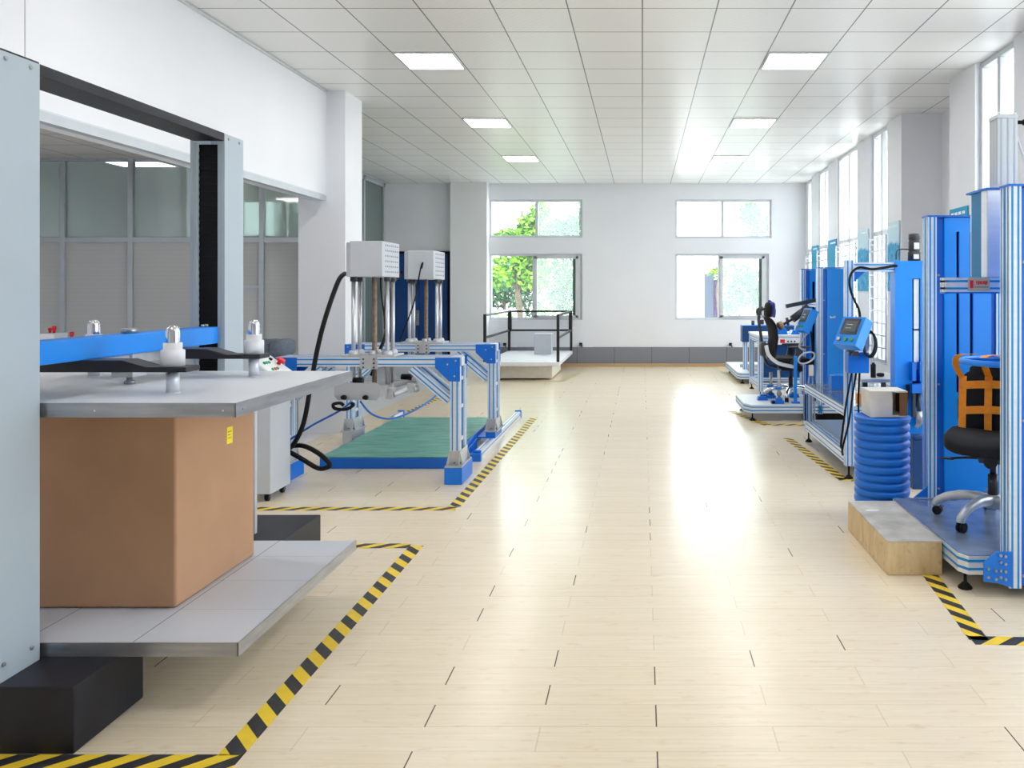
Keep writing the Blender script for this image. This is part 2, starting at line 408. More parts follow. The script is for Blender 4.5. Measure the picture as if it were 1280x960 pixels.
    def prism(s, poly, axis, a, b, mi=0):
        """polygon extruded along axis; poly holds the two other coordinates in xyz order"""
        def P(p, t):
            return {'x': (t, p[0], p[1]), 'y': (p[0], t, p[1]), 'z': (p[0], p[1], t)}[axis]
        A = s.vs([P(p, a) for p in poly]); B = s.vs([P(p, b) for p in poly]); n = len(poly)
        s.f(A[::-1], mi); s.f(B, mi)
        for i in range(n): s.f([A[i], A[(i+1)%n], B[(i+1)%n], B[i]], mi)
        return s
    def pillow(s, c, size, e=0.35, rot=None, nu=24, nv=14, mi=0, bend=None):
        """rounded box (superellipsoid); bend(x,y,z)->xyz acts on unit coordinates times size"""
        pw = lambda v, p: math.copysign(abs(v)**p, v)
        R = rot or Matrix.Identity(3); c = Vector(c); rows = []
        for j in range(nv+1):
            th = -PI/2 + PI*j/nv; row = []
            for i in range(nu):
                ph = 2*PI*i/nu
                q = [pw(math.cos(th), e)*pw(math.cos(ph), e)*size[0]/2, pw(math.cos(th), e)*pw(math.sin(ph), e)*size[1]/2, pw(math.sin(th), e)*size[2]/2]
                if bend: q = bend(*q)
                row.append(c + R @ Vector(q))
                if j in (0, nv): break
            rows.append(s.vs(row))
        for j in range(nv):
            A, B = rows[j], rows[j+1]
            for i in range(nu):
                k = (i+1) % nu
                if len(A) == 1: s.f([A[0], B[k], B[i]][::-1], mi, True)
                elif len(B) == 1: s.f([A[i], A[k], B[0]], mi, True)
                else: s.f([A[i], A[k], B[k], B[i]], mi, True)
        return s
    def build(s, name, mats, parent=None, bevel=0.0, seg=2, label=None, subsurf=0):
        bmesh.ops.remove_doubles(s.bm, verts=s.bm.verts, dist=1e-6)
        bmesh.ops.recalc_face_normals(s.bm, faces=s.bm.faces)
        root = parent
        while root is not None and root.parent is not None: root = root.parent
        off = Vector(ORIGIN.get(root.name, (0,0,0))) if root is not None else Vector((0,0,0))
        if off.length > 0: bmesh.ops.translate(s.bm, verts=s.bm.verts, vec=-off)
        me = bpy.data.meshes.new(name); s.bm.to_mesh(me); s.bm.free()
        for m in (mats if isinstance(mats, (list, tuple)) else [mats]): me.materials.append(M[m] if isinstance(m, str) else m)
        o = bpy.data.objects.new(name, me); COL.objects.link(o)
        if parent is not None: o.parent = parent
        if bevel:
            b = o.modifiers.new('bevel', 'BEVEL'); b.width = bevel; b.segments = seg; b.limit_method = 'ANGLE'; b.angle_limit = 0.6
            b.harden_normals = False
        if subsurf:
            b = o.modifiers.new('sub', 'SUBSURF'); b.levels = subsurf; b.render_levels = subsurf
        if label: o['label'] = label
        return o

ORIGIN = {}
def thing(name, label, cat, loc, group=None):
    o = bpy.data.objects.new(name, None); COL.objects.link(o); o.location = loc
    o.empty_display_size = 0.1
    ORIGIN[o.name] = tuple(loc)
    return tag(o, label, cat, group)
def tag(o, label, cat, group=None):
    o['label'] = label; o['category'] = cat
    if group: o['group'] = group
    return o
def struct(o): o['kind'] = 'structure'; return o
def copy_tree(o, parent=None):
    c = o.copy(); COL.objects.link(c)
    if parent is not None: c.parent = parent
    for ch in list(o.children): copy_tree(ch, c)
    return c
def PX(px, Y): return (px - VPX) / F_PX * Y
def PZ(py, Y): return CAM_Z - (py - VPY) / F_PX * Y
def FY(py, z=0.0): return (CAM_Z - z) * F_PX / (py - VPY)

# ------------------------------------------------------------------ room shell
CZ = 3.91; XL = -3.60; YB = 17.40; YN = -3.2; XR = 3.34
struct(MB().box(XL, 4.1, YN, YB + 0.2, -0.12, 0.0).build('floor', 'floor'))
struct(MB().box(-11.2, XL, YN, YB + 0.2, -0.12, -0.001).build('floor_office', 'floor_tile'))
struct(MB().box(-11.4, 4.3, YN - 0.2, YB + 0.3, CZ, CZ + 0.25).build('ceiling', 'ceiling'))
# left wall: header over the office opening, solid near the camera
b = MB()
b.box(XL - 0.2, XL, YN, 9.26, 2.66, CZ)
b.box(XL - 0.2, XL, YN, 2.6, 0, 2.66)
struct(b.build('wall_left', 'wall'))
b = MB(); b.box(XL - 0.03, XL + 0.035, 2.6, 9.17, 2.64, 2.70); b.box(XL - 0.03, XL + 0.02, 2.6, 9.17, 2.70, 2.715, 1)
struct(b.build('trim_1', ['frame_alu', 'frame_white']))
b = MB(); b.box(XL + 0.001, XL + 0.02, YN, 9.24, CZ - 0.03, CZ - 0.005)
struct(b.build('trim_2', 'frame_white'))
struct(MB().box(XL, XL + 0.002, 4.735, 4.741, 2.72, CZ - 0.03).build('trim_4', 'wall_seam'))
struct(MB().box(-3.92, -3.385, 9.26, 9.81, 0, CZ).build('wall_pier_left', 'wall'))
# back wall with openings (x ranges, z ranges)
holes = [(-3.285, -1.284, 2.75, 3.575), (-3.285, -1.284, 0.99, 2.41), (0.70, 2.77, 2.74, 3.575), (0.70, 2.71, 0.99, 2.41), (-8.7, -7.1, 2.75, 3.575)]
b = MB()
xs = sorted({-11.2, 4.1, *[h[0] for h in holes], *[h[1] for h in holes]})
for xa, xb in zip(xs, xs[1:]):
    zz = sorted([(h[2], h[3]) for h in holes if h[0] <= xa + 1e-6 and h[1] >= xb - 1e-6])
    z = 0.0
    for lo, hi in zz: b.box(xa, xb, YB, YB + 0.2, z, lo); z = hi
    b.box(xa, xb, YB, YB + 0.2, z, CZ)
bmesh.ops.remove_doubles(b.bm, verts=b.bm.verts, dist=1e-5)
struct(b.build('wall_back', 'wall'))
struct(MB().box(-4.06, -3.285, 17.17, YB, 0, CZ).build('wall_pier_back', 'wall_grey'))
struct(MB().box(-11.4, 4.3, YN - 0.2, YN, 0, CZ).build('wall_front', 'wall'))
# skirting and plank curb along the back wall
struct(MB().box(-3.28, 3.54, 17.375, YB, 0.06, 0.41).build('baseboard_back', 'skirt'))
struct(MB().box(-3.28, 3.54, 17.30, YB, 0.0, 0.062).build('trim_3', 'wood_tan', bevel=0.006))

# right wall: piers, sill wall, alcove
def WX(y): return 3.365 if y < 14 else (3.40 if y < 15.9 else 3.46)
piers = [(-3.2, 2.1, 3.34), (3.7, 4.9, 3.34), (6.5, 7.32, 3.345), (8.15, 8.83, 3.335), (10.48, 11.09, 3.34), (11.95, 12.66, 3.345), (14.02, 14.75, 3.37), (15.70, 16.35, 3.41), (17.1, 17.4, 3.50)]
b = MB()
for y0, y1, x in piers: b.box(x, 4.1 if y0 in (8.15, 10.48) else 3.58, y0, y1, 0, CZ)
b.box(3.86, 4.1, 8.83, 10.48, 0, CZ)
gaps = [(2.1, 3.7), (4.9, 6.5), (7.32, 8.15), (11.09, 11.95), (12.66, 14.02), (14.75, 15.70), (16.35, 17.1)]  # two nearest gaps lie out of view, added to daylight the near end
for y0, y1 in gaps: b.box(WX(y0), 3.58, y0, y1, 0, 0.60)
struct(b.build('wall_right', 'wall'))

def window(k, axis, u0, u1, z0, z1, at, mull, mats, slide=False, fw=0.05, depth=0.07, transom=None, grille=False):
    """axis 'x': pane in the back wall (u = x); axis 'y': pane in the right wall (u = y)"""
    def bx(mb, a, c, z_a, z_b, d0, d1, mi=0):
        if axis == 'x': mb.box(a, c, at + d0, at + d1, z_a, z_b, mi)
        else: mb.box(at + d0, at + d1, a, c, z_a, z_b, mi)
    f = MB()
    bx(f, u0, u1, z0, z0 + fw, 0, depth); bx(f, u0, u1, z1 - fw, z1, 0, depth)
    bx(f, u0, u0 + fw, z0 + fw, z1 - fw, 0, depth); bx(f, u1 - fw, u1, z0 + fw, z1 - fw, 0, depth)
    for q in mull: bx(f, q - 0.032, q + 0.032, z0 + fw, z1 - fw, 0.004, depth - 0.004)
    if transom: bx(f, u0 + fw, u1 - fw, transom - 0.03, transom + 0.03, 0.004, depth - 0.004)
    root = struct(f.build('window_%d' % k, ['frame_white'], bevel=0.004))
    cuts = [u0 + fw] + list(mull) + [u1 - fw]
    for i, (a, c) in enumerate(zip(cuts, cuts[1:])):
        p = MB(); bx(p, a + 0.02, c - 0.02, z0 + fw, z1 - fw, depth * 0.45, depth * 0.45 + 0.006)
        p.build('pane', mats[i % len(mats)], root)
    if slide:
        a, c = cuts[-2], cuts[-1]; s = MB()
        bx(s, a, a + 0.07, z0 + fw, z1 - fw, -0.02, 0.02); bx(s, c - 0.10, c, z0 + fw, z1 - fw, -0.02, 0.02)
        bx(s, a, c - 0.04, z1 - fw - 0.06, z1 - fw, -0.02, 0.02); bx(s, a, c - 0.04, z0 + fw, z0 + fw + 0.05, -0.02, 0.02)
        s.build('sash', 'frame_white', root, bevel=0.003)
        g = MB(); bx(g, c - 0.16, c - 0.10, z0 + fw, z1 - fw - 0.06, -0.012, 0.012); g.build('gasket', 'gasket', root)
    if grille:
        g = MB(); d = -0.06
        n = int((2.34 - z0) / 0.17)
        for i in range(n + 1):
            z = z0 + 0.06 + i * 0.17
            bx(g, u0 + 0.02, u1 - 0.02, z - 0.009, z + 0.009, d, d + 0.018)
        for q in (u0 + 0.03, (u0 + u1) / 2, u1 - 0.03): bx(g, q - 0.01, q + 0.01, z0 + 0.04, z0 + 0.10 + n * 0.17, d - 0.002, d + 0.02)
        bx(g, u0 + 0.03, u0 + 0.05, z0 + 0.05, z0 + 0.07, d, 0.01); bx(g, u1 - 0.05, u1 - 0.03, z0 + 0.05, z0 + 0.07, d, 0.01)
        bx(g, u0 + 0.03, u0 + 0.05, 2.28, 2.30, d, 0.01); bx(g, u1 - 0.05, u1 - 0.03, 2.28, 2.30, d, 0.01)
        g.build('security_bars', 'frame_alu', root)
    return root
window(1, 'x', -3.285, -1.284, 2.75, 3.575, YB + 0.05, [-2.27], ['glass', 'glass_dusty'])
window(2, 'x', -3.285, -1.284, 0.99, 2.41, YB + 0.05, [-2.33], ['glass', 'glass_dusty'], slide=True)
window(3, 'x', 0.70, 2.77, 2.74, 3.575, YB + 0.05, [1.72], ['glass', 'glass_dusty'])
window(4, 'x', 0.70, 2.71, 0.99, 2.41, YB + 0.05, [1.66], ['glass', 'glass_dusty'], slide=True)
window(5, 'x', -8.7, -7.1, 2.75, 3.575, YB + 0.05, [-7.55], ['glass', 'glass_dusty'])
for k, (y0, y1) in enumerate(gaps):
    window(6 + k, 'y', y0, y1, 0.60, CZ - 0.01, WX(y0) + 0.02, [(y0 + y1) / 2], ['glass', 'glass'], transom=2.45, grille=(y0 > 4))
    portal('daylight_portal', (3.6, (y0 + y1) / 2, (0.6 + CZ) / 2), (0, PI / 2, 0), CZ - 0.6, y1 - y0)
for h in holes: portal('daylight_portal', ((h[0] + h[1]) / 2, YB + 0.3, (h[2] + h[3]) / 2), (-PI / 2, 0, 0), h[1] - h[0], h[3] - h[2])

# office on the left: ceiling, walls, glazed partitions
struct(MB().box(-7.6, XL - 0.2, 2.4, 9.45, 3.17, 3.23).build('ceiling_office', 'ceiling2'))
struct(MB().box(-7.8, -7.6, 2.4, 9.5, 0, CZ).build('wall_office_left', 'wall'))
struct(MB().box(-7.6, XL - 0.2, 2.4, 2.6, 0, CZ).build('wall_office_front', 'wall'))
struct(MB().box(-11.4, -11.2, YN, YB + 0.2, 0, CZ).build('wall_far_left', 'wall'))
struct(MB().box(-7.6, -3.92, 9.45, 9.55, 3.17, CZ).build('wall_office_header', 'wall'))
PY0 = 9.50
b = MB(); mx = [-7.55, -6.76, -5.97, -5.19, -4.44, -3.95]
b.box(-7.6, -3.92, PY0 - 0.03, PY0 + 0.03, 3.14, 3.17); b.box(-7.6, -3.92, PY0 - 0.03, PY0 + 0.03, 2.19, 2.25)
b.box(-7.6, -3.92, PY0 - 0.03, PY0 + 0.03, 0, 0.08)
for q in mx: b.box(q - 0.028, q + 0.028, PY0 - 0.034, PY0 + 0.034, 0, 3.17)
b.box(-5.19, -4.44, PY0 - 0.03, PY0 + 0.03, 1.655, 1.69)
part = struct(b.build('wall_office_partition', 'frame_alu', bevel=0.003))
for a, c in zip(mx, mx[1:]):
    MB().box(a + 0.028, c - 0.028, PY0 - 0.004, PY0 + 0.004, 2.25, 3.14).build('upper_pane', 'glass_office', part)
    MB().box(a + 0.028, c - 0.028, PY0 - 0.004, PY0 + 0.004, 0.08, 2.19).build('lower_pane', 'film', part)
b = MB()
for q in (9.85, 11.2, 12.6, 14.0, 15.35, 16.1, 17.34): b.box(-5.57, -5.50, q - 0.04, q + 0.04, 0, CZ)
b.box(-5.57, -5.50, 9.81, YB, 3.82, CZ); b.box(-5.57, -5.50, 9.81, YB, 0, 0.1)
part = struct(b.build('wall_side_partition', 'frame_alu', bevel=0.004))
yy = (9.85, 11.2, 12.6, 14.0, 15.35, 16.1, 17.34)
for a, c in zip(yy, yy[1:]): MB().box(-5.54, -5.53, a + 0.04, c - 0.04, 0.1, 3.82).build('side_pane', 'glass_green', part)
struct(MB().box(-7.6, -5.53, 9.55, 9.81, 0, CZ).build('wall_office_back', 'wall_grey'))
bpy.data.objects.remove(bpy.data.objects['wall_office_back'])

# navy double door in the back wall
d = MB(); d.box(-5.44, -4.10, YB - 0.05, YB - 0.004, 0.0, 2.46, 0)
door = struct(d.build('door_1', 'rubber'))
for (xa, xb) in ((-5.38, -4.775), (-4.765, -4.16)):
    lf = MB().box(xa, xb, YB - 0.07, YB - 0.05, 0.02, 2.40).build('door_leaf', 'door_blue', door, bevel=0.006)
h = MB(); h.box(-4.82, -4.76, YB - 0.085, YB - 0.07, 0.88, 1.20); h.tube([(-4.79, YB - 0.08, 1.10), (-4.79, YB - 0.13, 1.10), (-4.90, YB - 0.13, 1.10)], 0.012)
h.build('handle', 'steel', lf)

# ------------------------------------------------------------------ ceiling lights
def ceiling_light(x, y, z, sx, sy, label):
    t = thing('ceiling_light', label, 'ceiling light', (x, y, z), 'square LED panels in the tiled ceiling')
    f = MB(); w = 0.018
    f.box(x - sx/2, x + sx/2, y - sy/2, y - sy/2 + w, z - 0.012, z); f.box(x - sx/2, x + sx/2, y + sy/2 - w, y + sy/2, z - 0.012, z)
    f.box(x - sx/2, x - sx/2 + w, y - sy/2 + w, y + sy/2 - w, z - 0.012, z); f.box(x + sx/2 - w, x + sx/2, y - sy/2 + w, y + sy/2 - w, z - 0.012, z)
    f.build('frame', 'frame_white', t)
    MB().box(x - sx/2 + w, x + sx/2 - w, y - sy/2 + w, y + sy/2 - w, z - 0.008, z - 0.002).build('diffuser', 'lamp', t)
rows = [(2.06, 'row above the camera'), (5.06, 'row nearest the camera'), (8.06, 'nearest pair'), (11.06, 'middle pair'), (14.06, 'farthest pair')]
for y, nm in rows:
    for x, sd in ((-2.1, 'left'), (1.5, 'right')):
        if y < 7: lb = 'lit square LED panel in the tiled ceiling, overhead %s, out of the picture' % sd
        else: lb = 'lit square LED panel in the white tiled ceiling, %s one of the %s' % (sd, nm)
        ceiling_light(x, y, CZ, 0.58, 0.58, lb)
ceiling_light(-9.05, 14.68, CZ, 1.0, 0.58, 'lit LED panel seen through the upper glass of the office partition')
ceiling_light(-5.6, 5.2, 3.17, 1.1, 0.58, 'added LED panel, out of view, lighting the glazed office from its low ceiling')  # unseen extra lamp that lifts the light inside the office

# ------------------------------------------------------------------ floor tape
def tape(p0, p1, label, w=0.09, mat='tape', phase=0.0):
    p0, p1 = Vector((p0[0], p0[1], 0)), Vector((p1[0], p1[1], 0)); L = (p1 - p0).length
    mb = MB(); mb.box(0, L, -w/2, w/2, 0.0, 0.0015)
    o = mb.build('floor_tape', mat); o.location = (p0.x, p0.y, 0.0004); o.rotation_euler = (0, 0, math.atan2(p1.y - p0.y, p1.x - p0.x))
    return tag(o, label, 'floor tape', 'marking tape on the floor')
tape((-1.45, 2.86), (-1.445, 5.20), 'yellow and black striped tape beside the lower platen, running away from the camera')
tape((-3.2, 2.82), (-1.405, 2.82), 'yellow and black tape along the bottom of the photo, before the black base block')
tape((-2.0, 5.20), (-1.49, 5.20), 'short striped tape leaving the lower platen toward the aisle')
tape((-3.4, 6.08), (-1.39, 6.08), 'striped tape across the floor between the tall press and the gantry')
tape((-1.42, 6.14), (-1.385, 10.42), 'striped tape along the aisle side of the gantries, beside the rail')
tape((-3.14, 10.9), (-3.07, 12.4), 'far striped tape behind the gantries, left of the railed platform')
tape((1.20, 10.95), (1.50, 9.86), 'worn striped tape at the aisle side of the small chair tester', 0.10, 'tape')
tape((1.46, 9.86), (2.1, 9.86), 'worn striped tape in front of the small chair tester', 0.10, 'tape')
tape((1.60, 8.95), (1.735, 7.02), 'striped tape beside the aluminium bench frame, ending near the blue drum')
tape((1.69, 7.03), (2.3, 7.0), 'short striped tape in front of the bench frame, half behind the blue drum')
tape((1.66, 4.75), (1.575, 3.80), 'striped tape coming out from under the pale block on the right')
tape((1.54, 3.80), (2.4, 3.76), 'striped tape at the right edge of the photo, in front of the near chair tester')
tape((-1.43, 14.55), (-1.10, 17.2), 'faded olive tape beside the white railed platform', 0.11, 'tape_olive')
tape((-2.7, 14.5), (-1.46, 14.5), 'faded olive tape in front of the white railed platform', 0.08, 'tape_olive')
tape((1.60, 16.9), (1.66, 13.9), 'faded olive tape beside the far low aluminium deck', 0.11, 'tape_olive')

# ------------------------------------------------------------------ big box compression tester (left foreground)
T = thing('compression_tester', 'tall pale grey box compression press with black top beam and blue crosshead', 'testing machine', (-2.37, 3.75, 0))
for y0, y1 in ((2.867, 3.27), (4.46, 5.07)):
    MB().box(-2.75, -2.006, y0, y1, 0.0, 0.237).build('base_block', 'black_steel', T, bevel=0.006)
def bolt(mb, x, y, z, r=0.009, mi=0): mb.cyl((x - 0.002, y, z), (x + 0.007, y, z), r, r * 0.75, 10, mi)
for (ya, yb, inner) in ((2.875, 3.083, 1), (4.447, 4.655, -1)):
    c = MB(); z0, z1 = 0.237, 2.495
    c.box(-2.305, -2.285, ya, yb, z0, z1); c.box(-2.475, -2.455, ya, yb, z0, z1)
    if inner > 0: c.box(-2.455, -2.305, ya, ya + 0.03, z0, z1)
    else: c.box(-2.455, -2.305, yb - 0.03, yb, z0, z1)
    yi = yb if inner > 0 else ya
    s1 = -0.02 * inner
    c.box(-2.455, -2.435, min(yi, yi + s1), max(yi, yi + s1), z0, z1 - 0.05); c.box(-2.325, -2.305, min(yi, yi + s1), max(yi, yi + s1), z0, z1 - 0.05)
    cc = c.build('column', 'column_grey', T, bevel=0.002)
    g = MB(); n = 110
    for i in range(n):
        za = z0 + 0.02 + i * (2.18 / n)
        d = 0.017 if i % 2 else 0.021
        ye = yi - inner * d
        g.box(-2.435, -2.325, min(ye, yi - inner * 0.06), max(ye, yi - inner * 0.06), za, za + 2.18 / n)
    g.build('bellows', 'rubber', cc)
    for (dy, z) in ((0.04, 2.47), (0.16, 2.47), (0.03, 0.30), (0.165, 0.30)):
        q = MB(); bolt(q, -2.285, ya + dy, z); q.build('bolt', 'steel', cc)
t = MB(); t.box(-2.455, -2.287, 3.083, 4.447, 2.452, 2.497); t.box(-2.455, -2.287, 2.9, 3.083, 2.497, 2.503)
t.build('top_beam', 'black_steel', T, bevel=0.003)
MB().box(-2.43, -2.31, 3.083, 4.43, 1.348, 1.438).build('crosshead', 'blue', T, bevel=0.004)
for y in (4.15, 4.38, 4.42):
    q = MB(); q.cyl((-2.37, y, 1.438), (-2.37, y, 1.452), 0.009, seg=8); q.build('bolt', 'steel', T)
# load arms under the crosshead, one to each side
for y in (3.41, 4.06):
    a = MB()
    xr, xl = -1.885, -2.855
    a.prism([(xl, 1.298), (xr, 1.298), (xr, 1.32), (-2.05, 1.32), (-2.15, 1.348), (-2.59, 1.348), (-2.69, 1.32), (xl, 1.32)], 'y', y - 0.055, y + 0.055)
    a.build('load_arm', 'black', T, bevel=0.003)
m = MB(); m.box(-2.42, -2.32, 3.70, 3.81, 1.24, 1.348); m.box(-2.405, -2.335, 3.52, 3.98, 1.30, 1.345)
m = m.build('centre_mount', 'alu_cast', T, bevel=0.004)
q = MB(); q.lathe([(0, 1.206), (0.026, 1.206), (0.026, 1.218), (0.014, 1.224), (0.014, 1.24), (0, 1.24)], (-2.37, 3.757, 0), 6); q.build('levelling_foot', 'steel', m)
q = MB(); q.cyl((-2.37, 3.757, 1.438), (-2.37, 3.757, 1.462), 0.034, seg=6); q.build('clamp_nut', 'steel', T)
# platens
u = MB(); u.box(-3.18, -1.556, 3.108, 4.34, 1.156, 1.206); up = u.build('upper_platen', 'plate', T, bevel=0.002)
e = MB(); e.box(-3.18, -1.553, 3.103, 3.108, 1.152, 1.207); e.box(-1.556, -1.551, 3.103, 4.345, 1.152, 1.207)
e = e.build('edge_strip', 'steel', up)
for x in (-2.09, -1.60): MB().cyl((x, 3.104, 1.178), (x, 3.100, 1.178), 0.004, seg=8).build('rivet', 'chrome', e)
MB().cyl((-1.552, 3.15, 1.178), (-1.548, 3.15, 1.178), 0.004, seg=8).build('rivet', 'chrome', e)
u = MB(); u.box(-3.18, -1.548, 3.11, 4.38, 0.2375, 0.288); lp = u.build('lower_platen', 'deck_tiles', T, bevel=0.002)
e = MB(); e.box(-3.18, -1.544, 3.105, 3.11, 0.2375, 0.290); e.box(-1.548, -1.543, 3.105, 4.383, 0.2375, 0.290)
e.build('edge_strip', 'steel', lp)
# four load cell posts between arms and platen
for (x, y) in ((-1.97, 3.41), (-2.77, 3.41), (-1.94, 4.06), (-2.74, 4.06)):
    p = MB(); p.cyl((x, y, 1.206), (x, y, 1.30), 0.025, seg=20); p.cyl((x, y, 1.206), (x, y, 1.210), 0.030, seg=20)
    p = p.build('load_cell_post', 'alu', T)
    s = MB(); s.lathe([(0, 1.32), (0.046, 1.32), (0.046, 1.385), (0.043, 1.388), (0.036, 1.388), (0.036, 1.417), (0.0, 1.417)], (x, y, 0), 24); s.build('sleeve', 'plastic_white', p)
    s = MB(); s.lathe([(0.027, 1.417), (0.027, 1.462), (0.024, 1.476), (0.015, 1.487), (0.0, 1.490)], (x, y, 0), 20); s.build('dome_cap', 'chrome', p)
b = MB(); b.prism([(-2.30, 0.237), (-2.222, 0.237), (-2.222, 1.03), (-2.20, 1.08), (-2.14, 1.13), (-2.12, 1.156), (-2.30, 1.156)], 'y', 4.66, 4.69)
b.build('rear_gusset', 'housing', T, bevel=0.002)

# cardboard box on the lower platen
C = thing('cardboard_box', 'large plain brown cardboard box standing on the lower platen of the press', 'box', (-2.37, 3.79, 0.288))
b = MB(); b.box(-2.77, -1.976, 3.443, 4.14, 0.2905, 1.150); bx = b.build('carton', 'card', C, bevel=0.012, seg=3)
b = MB(); b.prism([(3.862, 0.905), (3.915, 0.903), (3.917, 0.982), (3.864, 0.984)], 'x', -1.976, -1.974); s = b.build('sticker', 'yellow', C, label='small yellow paper sticker')
b = MB()
for z, y0, y1 in ((0.96, 3.87, 3.905), (0.945, 3.87, 3.895), (0.93, 3.87, 3.90)): b.box(-1.974, -1.9735, y0, y1, z, z + 0.003)
b.build('print', 'plastic_grey', s)

# ------------------------------------------------------------------ control console on castors behind the press
K = thing('control_console', 'pale grey control cabinet on castors with sloped button panel and red stop', 'control cabinet', (-3.1, 6.44, 0))
b = MB(); b.prism([(-3.35, 0.062), (-2.865, 0.062), (-2.865, 0.93), (-2.84, 0.95), (-2.84, 0.973), (-3.05, 1.12), (-3.35, 1.12)], 'y', 6.26, 6.62)
kb = b.build('cabinet', 'housing', K, bevel=0.006)
def on_panel(u, y, h): # u along slope 0..1
    x = -3.05 + 0.21 * u; z = 1.12 - 0.147 * u
    n = Vector((0.147, 0, 0.21)).normalized()
    return Vector((x, y, z)) + n * h
nrm = Vector((0.147, 0, 0.21)).normalized()
pn = MB(); pn.obox(on_panel(0.06, 6.44, 0.001), on_panel(0.96, 6.44, 0.001), 0.32, 0.004, nrm); pn = pn.build('button_panel', 'label', K)
for i, (u, y, mt) in enumerate([(0.42, 6.36, 'green'), (0.42, 6.40, 'green'), (0.42, 6.44, 'green'), (0.74, 6.36, 'green'), (0.74, 6.40, 'red'), (0.74, 6.44, 'green')]):
    MB().cyl(on_panel(u, y, 0.002), on_panel(u, y, 0.014), 0.013, seg=12).build('button', mt, pn)
MB().cyl(on_panel(0.3, 6.52, 0.002), on_panel(0.3, 6.52, 0.016), 0.015, seg=12).build('knob', 'rubber', pn)
q = MB(); q.cyl(on_panel(0.55, 6.55, 0.002), on_panel(0.55, 6.55, 0.03), 0.016, seg=14); q.cyl(on_panel(0.55, 6.55, 0.03), on_panel(0.55, 6.55, 0.052), 0.036, 0.032, 18); q.build('stop_button', 'red', pn)
for x in (-3.28, -2.91):
    for y in (6.31, 6.57):
        q = MB(); q.box(x - 0.02, x + 0.02, y - 0.025, y + 0.025, 0.054, 0.062); q.box(x - 0.02, x - 0.015, y - 0.015, y + 0.015, 0.02, 0.056); q.box(x + 0.015, x + 0.02, y - 0.015, y + 0.015, 0.02, 0.056)
        q = q.build('castor', 'plastic_grey', K)
        MB().cyl((x - 0.013, y, 0.025), (x + 0.013, y, 0.025), 0.025, seg=18).build('wheel', 'rubber', q)

